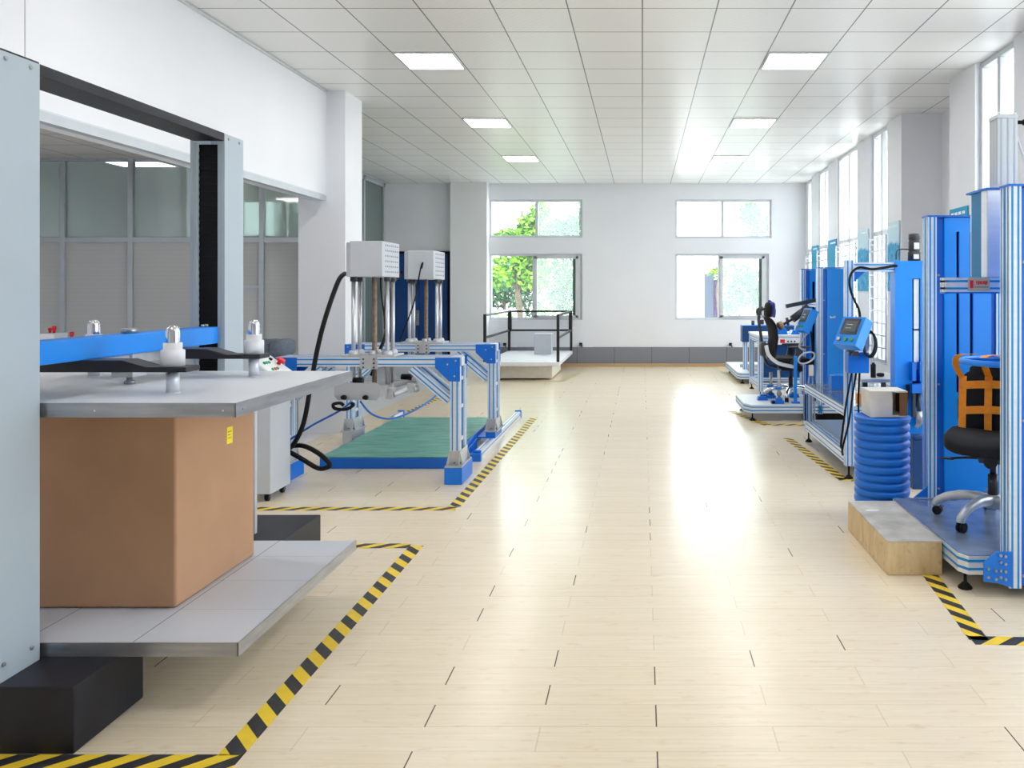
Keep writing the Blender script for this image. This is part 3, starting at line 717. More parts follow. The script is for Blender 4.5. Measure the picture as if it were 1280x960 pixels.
# ------------------------------------------------------------------ two aluminium gantries with lifting heads
def gantry(Y, label, rear):
    G = thing('test_gantry', label, 'test rig', (-2.34, Y + 0.18, 0), 'aluminium gantries over the green platform')
    X0, X1 = -3.13, -1.55; W = 0.08; ZT = 1.067; zf = 0.155 if not rear else 0.16
    SI = ['alu', 'strip']
    for dy in (0.04, 0.24):
        MB().bar((X0 + 0.02, Y + dy, ZT - W/2), (X1 - 0.02, Y + dy, ZT - W/2), W, W).build('beam', SI, G)
    for xc in (X0 + W/2, X1 - W/2):
        for dy in (0.04, 0.24):
            MB().bar((xc, Y + dy, zf + 0.02), (xc, Y + dy, ZT - W), W, W).build('upright', SI, G)
        for z in (0.34, 0.62, 0.86):
            MB().box(xc - 0.03, xc + 0.03, Y + 0.081, Y + 0.199, z, z + 0.03).build('rung', 'alu', G)
        sgn = 1 if xc < -2.3 else -1
        # blue corner plates, front and rear of the frame
        for yy in (Y - 0.006, Y + 0.28):
            xo = X0 if sgn > 0 else X1
            poly = [(xo - sgn * 0.005, ZT - 0.003), (xo + sgn * 0.205, ZT - 0.003), (xo + sgn * 0.205, ZT - 0.09), (xo + sgn * 0.085, ZT - 0.205), (xo - sgn * 0.005, ZT - 0.205)]
            g = MB().prism(poly, 'y', yy, yy + 0.006).build('corner_plate', 'blue_deep', G)
            if yy < Y:
                for (px_, pz_) in ((0.03, 0.03), (0.10, 0.06), (0.04, 0.16)):
                    MB().cyl((xo + sgn * px_, yy + 0.001, ZT - pz_), (xo + sgn * px_, yy - 0.004, ZT - pz_), 0.007, seg=8).build('bolt', 'brass', g)
        MB().box(xc - 0.041, xc + 0.041, Y + 0.081, Y + 0.199, ZT - 0.08, ZT - 0.004).build('end_block', 'alu', G)
        # diagonal brace
        for dy in (0.04, 0.24):
            MB().bar((xc + sgn * 0.05, Y + dy, 0.70), (xc + sgn * 0.37, Y + dy, ZT - 0.095), 0.075, 0.07, (0, 1, 0)).build('brace', SI, G)
        # foot
        xa, xb = xc - 0.072, xc + 0.072
        f = MB()
        for yy in (Y - 0.008, Y + 0.28):
            f.prism([(xa, zf), (xb, zf), (xc + 0.045, zf + 0.12), (xc - 0.045, zf + 0.12)], 'y', yy, yy + 0.008)
        for xx in (xc - 0.048, xc + 0.042):
            f.prism([(Y - 0.06, zf), (Y + 0.34, zf), (Y + 0.285, zf + 0.12), (Y - 0.005, zf + 0.12)], 'x', xx, xx + 0.006)
        f.box(xa, xb, Y - 0.06, Y + 0.34, zf - 0.012, zf)
        f = f.build('foot_plate', 'alu_cast', G)
        for xx in (xa + 0.02, xc, xb - 0.02):
            MB().cyl((xx, Y - 0.007, zf + 0.02), (xx, Y - 0.013, zf + 0.02), 0.006, seg=8).build('bolt', 'plastic_grey', f)
        if not rear:
            MB().box(xa - 0.003, xb + 0.003, Y - 0.06, Y + 0.36, 0.0, zf - 0.012).build('foot_block', 'blue_mid', G, bevel=0.003)
        else:
            bl = MB(); bl.box(xa + 0.022, xb - 0.022, Y - 0.05, Y + 0.34, 0.082 if sgn < 0 else 0.0, zf - 0.012)
            if sgn < 0:
                bl.prism([(Y - 0.55, 0.085), (Y + 0.34, 0.085), (Y + 0.34, 0.14), (Y - 0.12, 0.14), (Y - 0.5, 0.11)], 'x', xc - 0.158, xc - 0.145)
                bl.box(xc - 0.158, xc - 0.05, Y - 0.05, Y + 0.34, 0.085, 0.10)
                bl.prism([(Y + 0.34, 0.085), (Y + 0.95, 0.085), (Y + 0.9, 0.16), (Y + 0.34, 0.16)], 'x', xc - 0.12, xc - 0.105)
            bl.build('foot_block', 'blue_mid' if sgn < 0 else 'alu_cast', G)
    # head: housing, four guide rods, lead screw, mounting plates, lower carriage
    xa, xb = -2.475, -2.185; xs = -2.315
    h = MB(); h.box(-2.452, -2.178, Y - 0.08, Y + 0.40, 1.748, 2.048); h.box(-2.50, -2.452, Y - 0.03, Y + 0.36, 1.748, 2.04)
    h = h.build('motor_housing', 'housing', G, bevel=0.006)
    v = MB()
    for i in range(6):
        for j in range(7):
            y = Y + 0.0 + j * 0.055; z = 1.785 + i * 0.045
            v.box(-2.1785, -2.1775, y, y + 0.03, z, z + 0.014)
    v.build('vent_slots', 'vent', h)
    for x in (xa, xb):
        for dy in (0.02, 0.17):
            r = MB(); r.cyl((x, Y + dy + 0.06, 0.80), (x, Y + dy + 0.06, 1.75), 0.0175, seg=16); r.build('guide_rod', 'rod', G)
            MB().cyl((x, Y + dy + 0.06, 1.71), (x, Y + dy + 0.06, 1.748), 0.028, seg=16).build('rod_collar', 'plastic_grey', G)
    s = MB(); n = 60
    for i in range(n): s.cyl((xs, Y + 0.14, 0.82 + i * 0.93 / n), (xs, Y + 0.14, 0.82 + (i + 1) * 0.93 / n), 0.022, 0.019, 12, caps=False)
    s.build('lead_screw', 'screw', G)
    p = MB(); p.box(-2.56, -2.10, Y + 0.0, Y + 0.28, ZT, ZT + 0.018)
    for x in (xa, xb, xs):
        for dy in (0.08, 0.23): p.cyl((x, Y + dy, ZT + 0.018), (x, Y + dy, ZT + 0.05), 0.045 if x != xs else 0.03, 0.035 if x != xs else 0.025, 14)
    p.build('bearing_plate', 'alu_cast', G, bevel=0.003)
    p = MB(); p.box(xs - 0.075, xs + 0.075, Y - 0.012, Y, ZT - 0.10, ZT + 0.005); p = p.build('clamp_plate', 'alu_cast', G, bevel=0.003)
    for x in (-0.045, 0.045):
        for z in (0.015, 0.05, 0.085): MB().cyl((xs + x, Y - 0.011, ZT - z), (xs + x, Y - 0.018, ZT - z), 0.008, seg=8).build('bolt', 'plastic_grey', p)
    # carriage: octagonal front plate with two knobs, cross rods and a pressing cylinder behind
    cy = Y - 0.12
    c = MB(); c.prism([(-2.565, 0.755), (-2.535, 0.72), (-2.215, 0.72), (-2.18, 0.755), (-2.18, 0.825), (-2.215, 0.862), (-2.53, 0.862), (-2.565, 0.83)], 'y', cy, cy + 0.02)
    c = c.build('carriage_plate', 'plate_grey', G)
    for x in (-2.48, -2.30): MB().cyl((x, cy + 0.002, 0.742), (x, cy - 0.045, 0.748), 0.022, 0.017, 14).build('knob', 'rubber', c)
    k = MB(); k.box(-2.52, -2.16, Y + 0.02, Y + 0.28, 0.78, 0.83); k.box(-2.52, -2.14, Y - 0.10, Y - 0.06, 0.75, 0.84); k.box(-2.16, -2.10, Y - 0.05, Y + 0.05, 0.72, 0.80)
    k.cyl((-2.10, Y - 0.03, 0.755), (-1.98, Y + 0.10, 0.80), 0.022, seg=12); k.cyl((-2.14, Y + 0.10, 0.83), (-1.96, Y + 0.16, 0.86), 0.03, seg=12)
    k.box(-2.01, -1.95, Y + 0.05, Y + 0.15, 0.76, 0.84); k.cyl((-1.96, Y + 0.06, 0.79), (-1.93, Y + 0.09, 0.80), 0.035, seg=12)
    k.build('carriage', 'alu_cast', G, bevel=0.003)
    MB().cyl((-2.44, Y - 0.02, 0.87), (-2.36, Y - 0.02, 0.87), 0.03, seg=14).build('clamp_grip', 'rubber', G)
    MB().cyl((-2.08, Y + 0.14, 0.88), (-1.99, Y + 0.14, 0.88), 0.032, seg=14).build('clamp_grip', 'rubber', G)
    return G
gantry(6.885, 'nearer aluminium gantry with blue corner plates and white motor box, beside the console', False)
gantry(8.56, 'farther aluminium gantry with white motor box, its feet riding on floor rails', True)

# floor rails for the farther gantry
for x, lb in ((-1.59, 'aluminium floor rail with blue end caps beside the aisle tape'), (-3.09, 'short floor rail with blue end caps beyond the far left corner of the green platform')):
    R = thing('floor_rail', lb, 'rail', (x, 9.1, 0), 'floor rails of the gantry')
    y0 = 7.80 if x > -2 else 10.02
    MB().bar((x, y0 + 0.03, 0.04), (x, 10.40, 0.04), 0.06, 0.08, n=1).build('rail_bar', ['alu', 'strip'], R)
    for y in ((y0, 10.40) if x > -2 else (10.40,)): MB().box(x - 0.04, x + 0.04, y, y + 0.03, 0, 0.095).build('end_cap', 'blue_mid', R, bevel=0.004)
    if x > -2:
        b = MB(); b.box(x - 0.09, x + 0.05, y0 - 0.06, y0, 0.0, 0.07); b.prism([(x - 0.13, y0 - 0.03), (x - 0.05, y0 - 0.03), (x - 0.05, y0 + 0.6), (x - 0.13, y0 + 0.6)], 'z', 0, 0.012)
        b.prism([(y0 - 0.03, 0.012), (y0 + 0.6, 0.012), (y0 + 0.6, 0.10), (y0 + 0.1, 0.07)], 'x', x - 0.13, x - 0.118)
        b.build('stop_bracket', 'blue_mid', R)

# green platform under the gantries
G = thing('test_platform', 'low blue platform topped with a worn green rubber mat', 'platform', (-2.33, 8.6, 0))
MB().box(-2.955, -1.775, 7.44, 9.76, 0.0, 0.098).build('deck', 'blue_deep', G, bevel=0.004)
mtb = MB(); n = 60; x0, x1, y0, y1 = -2.95, -1.78, 7.445, 9.755
edge = [(x0 + (x1-x0)*i/n, y0 + random.uniform(-0.002, 0.002)) for i in range(n)] + [(x1 + random.uniform(-0.004, 0.004), y0 + (y1-y0)*i/n) for i in range(n)] + [(x1 - (x1-x0)*i/n, y1 + random.uniform(-0.008, 0.008)) for i in range(n)] + [(x0 + random.uniform(-0.012, 0.004), y1 - (y1-y0)*i/n) for i in range(n)]
mtb.prism(edge, 'z', 0.0985, 0.108)
mtb.build('rubber_mat', 'mat', G)

# hoses and cables around the gantries
def cable(name, pts, r, mat, label, cat='cable', group=None, seg=8):
    return tag(MB().tube(pts, r, seg).build(name, mat), label, cat, group)
cable('power_cable', [(PX(430,7.0), 7.02, PZ(342,7.0)), (PX(426,6.9), 6.84, PZ(352,6.9)), (PX(412,6.78), 6.70, PZ(395,6.78)), (PX(399,6.72), 6.69, PZ(434,6.72)), (PX(388,6.68), 6.69, PZ(480,6.68)),
      (PX(378,6.68), 6.70, PZ(530,6.68)), (PX(364,6.7), 6.72, PZ(558,6.7)), (PX(352,6.72), 6.76, PZ(562,6.72)), (PX(366,6.74), 6.77, PZ(558,6.74)), (PX(380,6.74), 6.77, PZ(559,6.74)), (PX(398,6.74), 6.76, PZ(568,6.74)), (PX(411,6.72), 6.74, PZ(581,6.72)), (PX(404,6.7), 6.72, PZ(586,6.7)), (PX(394,6.7), 6.72, PZ(585,6.7)), (PX(374,6.7), 6.72, PZ(573,6.7)), (PX(350,6.7), 6.72, PZ(560,6.7))],
      0.02, 'rubber', 'thick black power cable dropping from the near motor box to a loop by the console')
cable('floor_cable', [(-3.05, 7.9, 0.02), (-3.02, 8.25, 0.02), (-2.93, 8.52, 0.018), (-2.80, 8.55, 0.018), (-2.98, 8.22, 0.018), (-3.0, 8.05, 0.018), (-2.985, 7.97, 0.018)], 0.016, 'rubber', 'black cable lying on the floor at the wall side of the green platform')
cable('air_hose', [(-2.42, 6.745, 0.705), (-2.52, 6.745, 0.63), (-2.75, 6.78, 0.51), (-2.95, 6.80, 0.385), (-3.05, 6.77, 0.33), (-3.2, 6.72, 0.3)], 0.009, 'hose_blue', 'thin blue air hose from the near carriage plate down toward the console', 'hose')
cable('air_hose', [(-2.36, 6.80, 0.705), (-2.29, 6.90, 0.58), (-2.20, 7.2, 0.5), (-2.12, 7.8, 0.52), (-2.06, 8.2, 0.60), (-2.08, 8.36, 0.70)], 0.009, 'hose_blue', 'thin blue air hose sagging between the two gantry carriages', 'hose')
cable('lead', [(-2.50, 8.45, 1.83), (-2.51, 8.40, 1.78), (-2.50, 8.0, 1.66), (-2.40, 7.6, 1.46), (-2.32, 7.35, 1.25), (-2.33, 7.20, 1.09), (-2.37, 7.195, 0.95), (-2.40, 7.195, 0.88)], 0.016, 'rubber', 'black lead from the farther motor box down to the nearer gantry beam')
cable('signal_wire', [(-2.27, 7.05, 1.745), (-2.265, 7.05, 1.60), (-2.24, 7.05, 1.42), (-2.235, 7.05, 1.30)], 0.007, 'rubber', 'thin black wire hanging under the nearer white motor box')
cable('signal_wire', [(-2.30, 8.47, 1.86), (-2.28, 8.44, 1.92), (-2.30, 8.42, 1.85), (-2.36, 8.44, 1.55), (-2.46, 8.50, 1.30), (-2.55, 8.56, 1.11)], 0.007, 'rubber', 'thin black wire curving down in front of the farther white motor box')
cable('cable_loop', [(-2.40, 6.695, 0.705), (-2.38, 6.695, 0.69), (-2.44, 6.695, 0.655), (-2.53, 6.695, 0.66), (-2.545, 6.695, 0.695), (-2.49, 6.695, 0.705), (-2.46, 6.695, 0.685)], 0.014, 'rubber', 'small black cable loop hanging under the near carriage plate')

# dark grey chair behind the console and instruments on a bench in the office
A = thing('armchair', 'dark grey padded armchair back showing behind the control console', 'armchair', (-3.95, 8.5, 0))
b = MB()
for dx in (-0.14, -0.02, 0.10): b.pillow((-3.86 + dx, 8.5, 1.03), (0.16, 0.42, 0.19), 0.6, nu=18, nv=10)
b.build('backrest', 'fabric_grey', A)
MB().pillow((-3.90, 8.5, 0.84), (0.30, 0.44, 0.30), 0.35).build('lower_back', 'fabric_grey', A)
MB().pillow((-4.15, 8.5, 0.45), (0.6, 0.6, 0.2), 0.35).build('seat', 'fabric_grey', A)
for x in (-4.38, -3.9):
    for y in (8.28, 8.72): MB().cyl((x, y, 0), (x, y, 0.38), 0.02).build('leg', 'black', A)
D = thing('work_bench', 'white work bench in the office behind the press', 'bench', (-6.3, 8.3, 0))
MB().box(-6.8, -5.6, 8.0, 8.6, 0.96, 1.0).build('bench_top', 'plastic_white', D)
for x in (-6.75, -5.65):
    for y in (8.05, 8.55): MB().box(x - 0.025, x + 0.025, y - 0.025, y + 0.025, 0, 0.96).build('leg', 'alu', D)
for (x, w, h, red) in ((-6.15, 0.14, 0.15, True), (-5.98, 0.16, 0.20, True), (-5.80, 0.20, 0.14, False)):
    I = thing('instrument', ['white bench instrument with red knobs, left one behind the blue crosshead', 'taller white bench instrument with red knobs behind the blue crosshead', 'low white bench instrument with one red knob, rightmost behind the blue crosshead'][[-6.15, -5.98, -5.80].index(x)], 'instrument', (x, 8.25, 1.0), 'instruments on the office bench')
    MB().box(x - w/2, x + w/2, 8.15, 8.35, 1.0, 1.0 + h).build('case', 'plastic_white', I, bevel=0.008)
    MB().box(x - w*0.3, x + w*0.3, 8.145, 8.15, 1.0 + h*0.3, 1.0 + h*0.6).build('display', 'plastic_grey', I)
    MB().lathe([(0, 0), (0.012, 0), (0.012, 0.03), (0.02, 0.035), (0.02, 0.07), (0, 0.075)], (x + 0.03, 8.22, 1.0 + h), 10).build('knob', 'red', I)
    if red: MB().lathe([(0, 0), (0.012, 0), (0.012, 0.02), (0.018, 0.025), (0.018, 0.05), (0, 0.055)], (x - 0.04, 8.26, 1.0 + h), 10).build('knob', 'red', I)

# ------------------------------------------------------------------ white railed platform at the back
P = thing('railed_platform', 'white low platform with black guard rails under the back left window', 'platform', (-2.16, 15.9, 0))
MB().box(-2.85, -1.484, 14.5, 17.28, 0.275, 0.345).build('platform_top', 'plastic_white', P, bevel=0.004)
MB().box(-2.70, -1.64, 14.75, 16.3, 0.03, 0.275).build('platform_base', 'cream', P, bevel=0.004)
for x in (-2.6, -2.2, -1.75):
    for y in (14.9, 16.15): MB().cyl((x, y, 0), (x, y, 0.03), 0.03, seg=10).build('foot', 'alu_cast', P)
def rpost(x, y): return MB().box(x - 0.025, x + 0.025, y - 0.025, y + 0.025, 0.345, 1.20).build('rail_post', 'black', P)
for x in (-2.82, -1.51):
    for y in (14.55, 17.22): rpost(x, y)
for z in (1.18, 0.78):
    for x in (-2.82, -1.51): MB().box(x - 0.02, x + 0.02, 14.575, 17.195, z - 0.02, z + 0.02).build('side_rail', 'black', P)
    MB().box(-2.795, -1.535, 17.20, 17.24, z - 0.02, z + 0.02).build('back_rail', 'black', P)
for x in (-2.82, -1.51): MB().box(x - 0.045 if x > -2 else x - 0.02, x + 0.02 if x > -2 else x + 0.06, 17.14, 17.19, 0.76, 1.2).build('post_plate', 'black', P)
b = MB(); b.box(-2.17, -1.83, 16.3, 16.6, 0.3455, 0.74); b.box(-2.175, -1.825, 16.295, 16.605, 0.74, 0.752)
tag(b.build('metal_box', 'housing', bevel=0.005), 'pale grey upright box standing on the white railed platform', 'box')
for (px, lb) in ((631, 'small black socket on the back wall, left, behind the railed platform'), (726, 'small black socket above the grey skirting, just right of the railed platform'), (913, 'small black socket above the grey skirting under the right back window')):
    x = PX(px, 17.38); S = thing('wall_socket', lb, 'socket', (x, YB, 0.45), 'sockets above the skirting')
    MB().box(x - 0.03, x + 0.03, YB - 0.05, YB, 0.44, 0.50).build('socket_body', 'rubber', S, bevel=0.004)
    MB().cyl((x, YB - 0.05, 0.47), (x + 0.03, YB - 0.08, 0.42), 0.014, seg=8).build('plug', 'plastic_grey', S)
    MB().box(x + 0.10, x + 0.25, YB - 0.03, YB, 0.41, 0.44).build('cover', 'label', S)

# ------------------------------------------------------------------ posters on the right piers
for (x, y0, y1, z0, z1, mt, lb) in ((3.40, 15.72, 16.30, 1.9, 2.50, 'poster_teal', 'teal poster on the farthest window pier'), (3.36, 14.06, 14.68, 1.9, 2.52, 'poster_teal', 'teal poster on the second farthest window pier'),
        (3.335, 11.99, 12.58, 1.62, 2.55, 'poster', 'pale blue mountain poster on the middle window pier'), (3.33, 10.53, 11.03, 1.62, 2.54, 'poster', 'pale blue mountain poster nearest the alcove, beside the motor'),
        (3.325, 8.30, 8.78, 1.75, 2.50, 'poster_teal', 'teal poster showing above the near blue tower')):
    S = thing('wall_poster', lb, 'poster', (x, (y0 + y1) / 2, z0), 'posters on the window piers')
    MB().box(x - 0.008, x + 0.004, y0, y1, z0, z1).build('board', mt, S, bevel=0.002)
    h = MB()
    for i in range(4): h.box(x - 0.0095, x - 0.008, y0 + 0.06 + i * 0.1, y0 + 0.13 + i * 0.1, z1 - 0.075, z1 - 0.045)
    h.build('heading', 'label', S)

# ------------------------------------------------------------------ shared builders for the blue testers
SI = ['alu', 'strip']
def foot(mb_parent, x, y, ztop):
    q = MB(); q.lathe([(0, 0.0), (0.038, 0.0), (0.038, 0.008), (0.016, 0.03), (0.010, 0.034), (0.008, ztop), (0, ztop)], (x, y, 0), 16)
    return q.build('levelling_foot', 'rubber', mb_parent)
def tower(root, x0, x1, y0, y1, z0, z1, pw=0.088, slots=(), panel='blue', screws=True):
    """blue cabinet column between four slotted posts; front faces -Y"""
    for (x, y) in ((x0 + pw/2, y0 + pw/2), (x1 - pw/2, y0 + pw/2), (x0 + pw/2, y1 - pw/2), (x1 - pw/2, y1 - pw/2)):
        MB().bar((x, y, z0), (x, y, z1), pw, pw).build('post', SI, root)
    b = MB(); xa, xb = x0 + pw, x1 - pw
    b.box(xa, xa + 0.055, y0 + 0.022, y0 + 0.026, z0 + 0.01, z1 - 0.005); b.box(xb - 0.035, xb, y0 + 0.022, y0 + 0.026, z0 + 0.01, z1 - 0.005)
    b.build('edge_panel', 'blue_deep', root)
    p = MB(); xa2, xb2 = xa + 0.055, xb - 0.035
    cuts = sorted(slots)
    x = xa2
    for (sx, sw, sz0, sz1) in cuts:
        p.box(x, sx - sw/2, y0 + 0.004, y0 + 0.03, z0 + 0.01, z1 - 0.005)
        p.box(sx - sw/2, sx + sw/2, y0 + 0.004, y0 + 0.03, z0 + 0.01, sz0); p.box(sx - sw/2, sx + sw/2, y0 + 0.004, y0 + 0.03, sz1, z1 - 0.005)
        x = sx + sw/2
    p.box(x, xb2, y0 + 0.004, y0 + 0.03, z0 + 0.01, z1 - 0.005)
    p = p.build('front_panel', panel, root)
    if slots:
        q = MB()
        for (sx, sw, sz0, sz1) in cuts: q.box(sx - sw/2 - 0.01, sx + sw/2 + 0.01, y0 + 0.05, y0 + 0.055, sz0 - 0.02, sz1 + 0.02)
        q.build('slot_backing', 'rubber', p)
    s = MB(); s.box(x0 + 0.02, x0 + 0.026, y0 + pw, y1 - pw, z0 + 0.01, z1 - 0.005); s.box(x1 - 0.026, x1 - 0.02, y0 + pw, y1 - pw, z0 + 0.01, z1 - 0.005)
    s.box(x0 + pw, x1 - pw, y1 - 0.03, y1 - 0.02, z0 + 0.01, z1 - 0.005)
    s.build('side_panel', panel, root)
    MB().box(x0 - 0.004, x1 + 0.004, y0 - 0.004, y1 + 0.004, z1, z1 + 0.012).build('top_cap', 'blue_deep', root)
    if screws:
        for z in (z0 + 0.06, (z0 + z1) * 0.42, z1 - 0.4):
            MB().cyl((xa + 0.02, y0 + 0.024, z), (xa + 0.02, y0 + 0.012, z), 0.008, seg=8).build('bolt', 'steel', p)
    return p
def deck(root, poly, z0, z1, top='checker'):
    b = MB(); b.prism(poly, 'z', z0, z1 - 0.004); body = b.build('deck_frame', 'alu', root, bevel=0.003)
    s = MB(); n = len(poly)
    for i in range(n):
        a, c = Vector((*poly[i], 0)), Vector((*poly[(i+1) % n], 0)); d = (c - a).normalized(); nn = Vector((d.y, -d.x, 0))
        for f in (0.3, 0.72):
            z = z0 + (z1 - z0) * f
            s.obox(a + nn*0.0005 + Vector((0,0,z)), c + nn*0.0005 + Vector((0,0,z)), 0.002, 0.014)
    s.build('slot_strip', 'strip', body)
    cx = sum(p[0] for p in poly)/n; cy = sum(p[1] for p in poly)/n
    MB().prism([(cx + (x-cx)*0.995, cy + (y-cy)*0.995) for x, y in poly], 'z', z1 - 0.004, z1).build('deck_plate', top, root)
    return body
def control_panel(root, c, nh, alpha, w, h, d, name='control_panel'):
    nh = Vector((nh[0], nh[1], 0)).normalized(); a = alpha
    n = nh * math.cos(a) + Vector((0,0,1)) * math.sin(a)
    up = -nh * math.sin(a) + Vector((0,0,1)) * math.cos(a)
    rt = Vector((-nh.y, nh.x, 0))
    T = Matrix((( rt.x, up.x, n.x, c[0]), (rt.y, up.y, n.y, c[1]), (rt.z, up.z, n.z, c[2]), (0,0,0,1)))
    def mb(): q = MB(); q.T = T; return q
    body = mb().box(-w/2, w/2, -h/2, h/2, -d, 0).build(name, 'blue', root, bevel=0.004)
    f = mb().box(-w*0.36, w*0.36, -h*0.12, h*0.42, 0, 0.006).build('screen_bezel', 'plastic_grey', body)
    s = mb().box(-w*0.27, w*0.27, -h*0.02, h*0.34, 0.006, 0.007).build('screen', 'screen', body)
    t = mb()
    for i in range(2): t.box(-w*0.18, w*0.08, h*(0.08 + i*0.12), h*(0.095 + i*0.12), 0.007, 0.0074)
    t.build('screen_text', 'label', body)
    for (x, mt) in ((-0.30, 'steel'), (0.0, 'green'), (0.27, 'green')):
        mb().cyl((w*x, -h*0.31, 0), (w*x, -h*0.31, 0.016), 0.017 * w / 0.25, seg=14).build('button', mt, body)
    return body

# ------------------------------------------------------------------ office chairs (local frame: front is -Y)
def office_chair(label, loc, rz, style):
    root = thing('office_chair', label, 'chair', (0, 0, 0))
    alu = 'alu_cast' if style == 'task' else 'chrome'
    R = 0.335; ang0 = 0.5 if style == 'task' else 0.3
    b = MB(); b.lathe([(0, 0.095), (0.055, 0.095), (0.06, 0.13), (0.05, 0.165), (0.03, 0.175), (0, 0.175)], (0,0,0), 20)
    ends = []
    for k in range(5):
        a = ang0 + 2*PI*k/5; dx, dy = math.cos(a), math.sin(a); ends.append((dx*R, dy*R, a))
        b.tube([(dx*0.03, dy*0.03, 0.14), (dx*0.14, dy*0.14, 0.150), (dx*0.26, dy*0.26, 0.128), (dx*R, dy*R, 0.088), (dx*(R+0.012), dy*(R+0.012), 0.058)], [0.034, 0.030, 0.027, 0.025, 0.024], 10)
    st = b.build('star_base', alu, root)
    for (x, y, a) in ends:
        w = MB(); tx, ty = -math.sin(a), math.cos(a)
        for s in (-0.013, 0.013): w.cyl((x + tx*(s-0.009), y + ty*(s-0.009), 0.029), (x + tx*(s+0.009), y + ty*(s+0.009), 0.029), 0.029, seg=18)
        w.cyl((x, y, 0.029), (x, y, 0.062), 0.008, seg=8)
        w.build('castor', 'rubber', root)
    g = MB(); g.cyl((0,0,0.16), (0,0,0.30), 0.03, seg=18); g.cyl((0,0,0.30), (0,0,0.40), 0.018, seg=16); g.build('gas_lift', 'black', root)
    m = MB(); m.prism([(-0.14, 0.415), (-0.07, 0.375), (0.12, 0.375), (0.17, 0.415), (0.17, 0.445), (-0.14, 0.445)], 'x', -0.075, 0.075); m = m.build('tilt_mechanism', 'black', root, bevel=0.006)
    lv = MB(); lv.tube([(-0.06, -0.04, 0.40), (-0.16, -0.05, 0.395), (-0.24, -0.06, 0.385)], 0.008, 8); lv.pillow((-0.26, -0.06, 0.382), (0.09, 0.03, 0.012), 0.5, nu=12, nv=8); lv.build('lever', 'black', m)
    MB().cyl((0.0, -0.15, 0.40), (0.0, -0.10, 0.39), 0.04, 0.035, 14).build('tension_knob', 'black', m)
    def seat_bend(x, y, z):
        return (x, y, z - 0.05 * max(0, (-y - 0.12) / 0.13) ** 2 * 0.5 + 0.02 * (x / 0.25) ** 2)
    MB().pillow((0, -0.01, 0.50), (0.54, 0.53, 0.085), 0.36, nu=32, nv=16, bend=seat_bend).build('seat', 'fabric_black', root)
    tilt = Matrix.Rotation(-0.14, 3, 'X')
    if style == 'task':
        def bk(x, y, z): return (x * (1 - 0.12 * max(0, z / 0.25)), y - 0.10 * (x / 0.23) ** 2 * 0.5 + 0.02 * (z / 0.24) ** 2, z)
        MB().pillow((0, 0.235, 0.71), (0.46, 0.07, 0.42), 0.4, tilt, nu=32, nv=18, bend=bk).build('backrest', 'fabric_black', root)
        MB().pillow((0, 0.275, 0.905), (0.34, 0.10, 0.09), 0.55, tilt, nu=24, nv=12).build('top_bolster', 'fabric_black', root)
        s = MB(); s.tube([(0, 0.12, 0.41), (0, 0.25, 0.42), (0, 0.295, 0.52), (0, 0.30, 0.68)], 0.022, 10); s.build('back_support', 'black', root)
    else:
        def bk(x, y, z): return (x, y - 0.09 * (x / 0.23) ** 2 * 0.5 - 0.035 * math.sin((z + 0.1) * 9), z)
        MB().pillow((0, 0.285, 0.80), (0.46, 0.06, 0.56), 0.4, tilt, nu=32, nv=20, bend=bk).build('backrest', 'fabric_black', root)
        h = MB(); h.pillow((0, 0.29, 1.17), (0.30, 0.10, 0.20), 0.6, Matrix.Rotation(0.12, 3, 'X'), nu=24, nv=14); h = h.build('headrest', 'fabric_black', root)
        e = MB(); e.tube([(0, 0.225, 1.07), (0, 0.215, 1.17), (0, 0.26, 1.265), (0, 0.30, 1.28)], 0.02, 8); e.pillow((0, 0.265, 1.175), (0.29, 0.10, 0.205), 0.6, Matrix.Rotation(0.12, 3, 'X')); e.build('headrest_rim', 'plastic_navy', h)
        s = MB(); s.tube([(0, 0.14, 0.42), (0, 0.30, 0.45), (0, 0.36, 0.62), (0, 0.40, 0.90), (0, 0.42, 1.05), (0, 0.40, 1.16), (0, 0.33, 1.18)], 0.02, 10)
        s.tube([(0.02, 0.40, 1.06), (0.02, 0.44, 1.16), (0.02, 0.36, 1.20)], 0.016, 8); s.box(-0.05, 0.05, 0.36, 0.42, 0.98, 1.04)
        s.pillow((0, 0.365, 0.66), (0.22, 0.09, 0.20), 0.6, nu=18, nv=10)
        s.build('back_support', 'plastic_grey', root)
        for sx in (-1, 1):
            a = MB(); a.ribbon([(sx*0.25, 0.36, 0.72), (sx*0.265, 0.33, 0.60), (sx*0.27, 0.22, 0.50), (sx*0.265, 0.05, 0.455), (sx*0.22, -0.02, 0.45)], 0.035, (1, 0, 0), 0.045); a.build('arm_bracket', 'plastic_white', root)
            a = MB(); a.ribbon([(sx*0.27, 0.02, 0.47), (sx*0.285, -0.04, 0.56), (sx*0.285, -0.06, 0.69)], 0.03, (1, 0, 0), 0.09); a.pillow((sx*0.285, -0.07, 0.70), (0.09, 0.28, 0.03), 0.5, nu=18, nv=8); a.build('armrest', 'plastic_grey', root)
    root.location = loc; root.rotation_euler = (0, 0, rz)
    return root

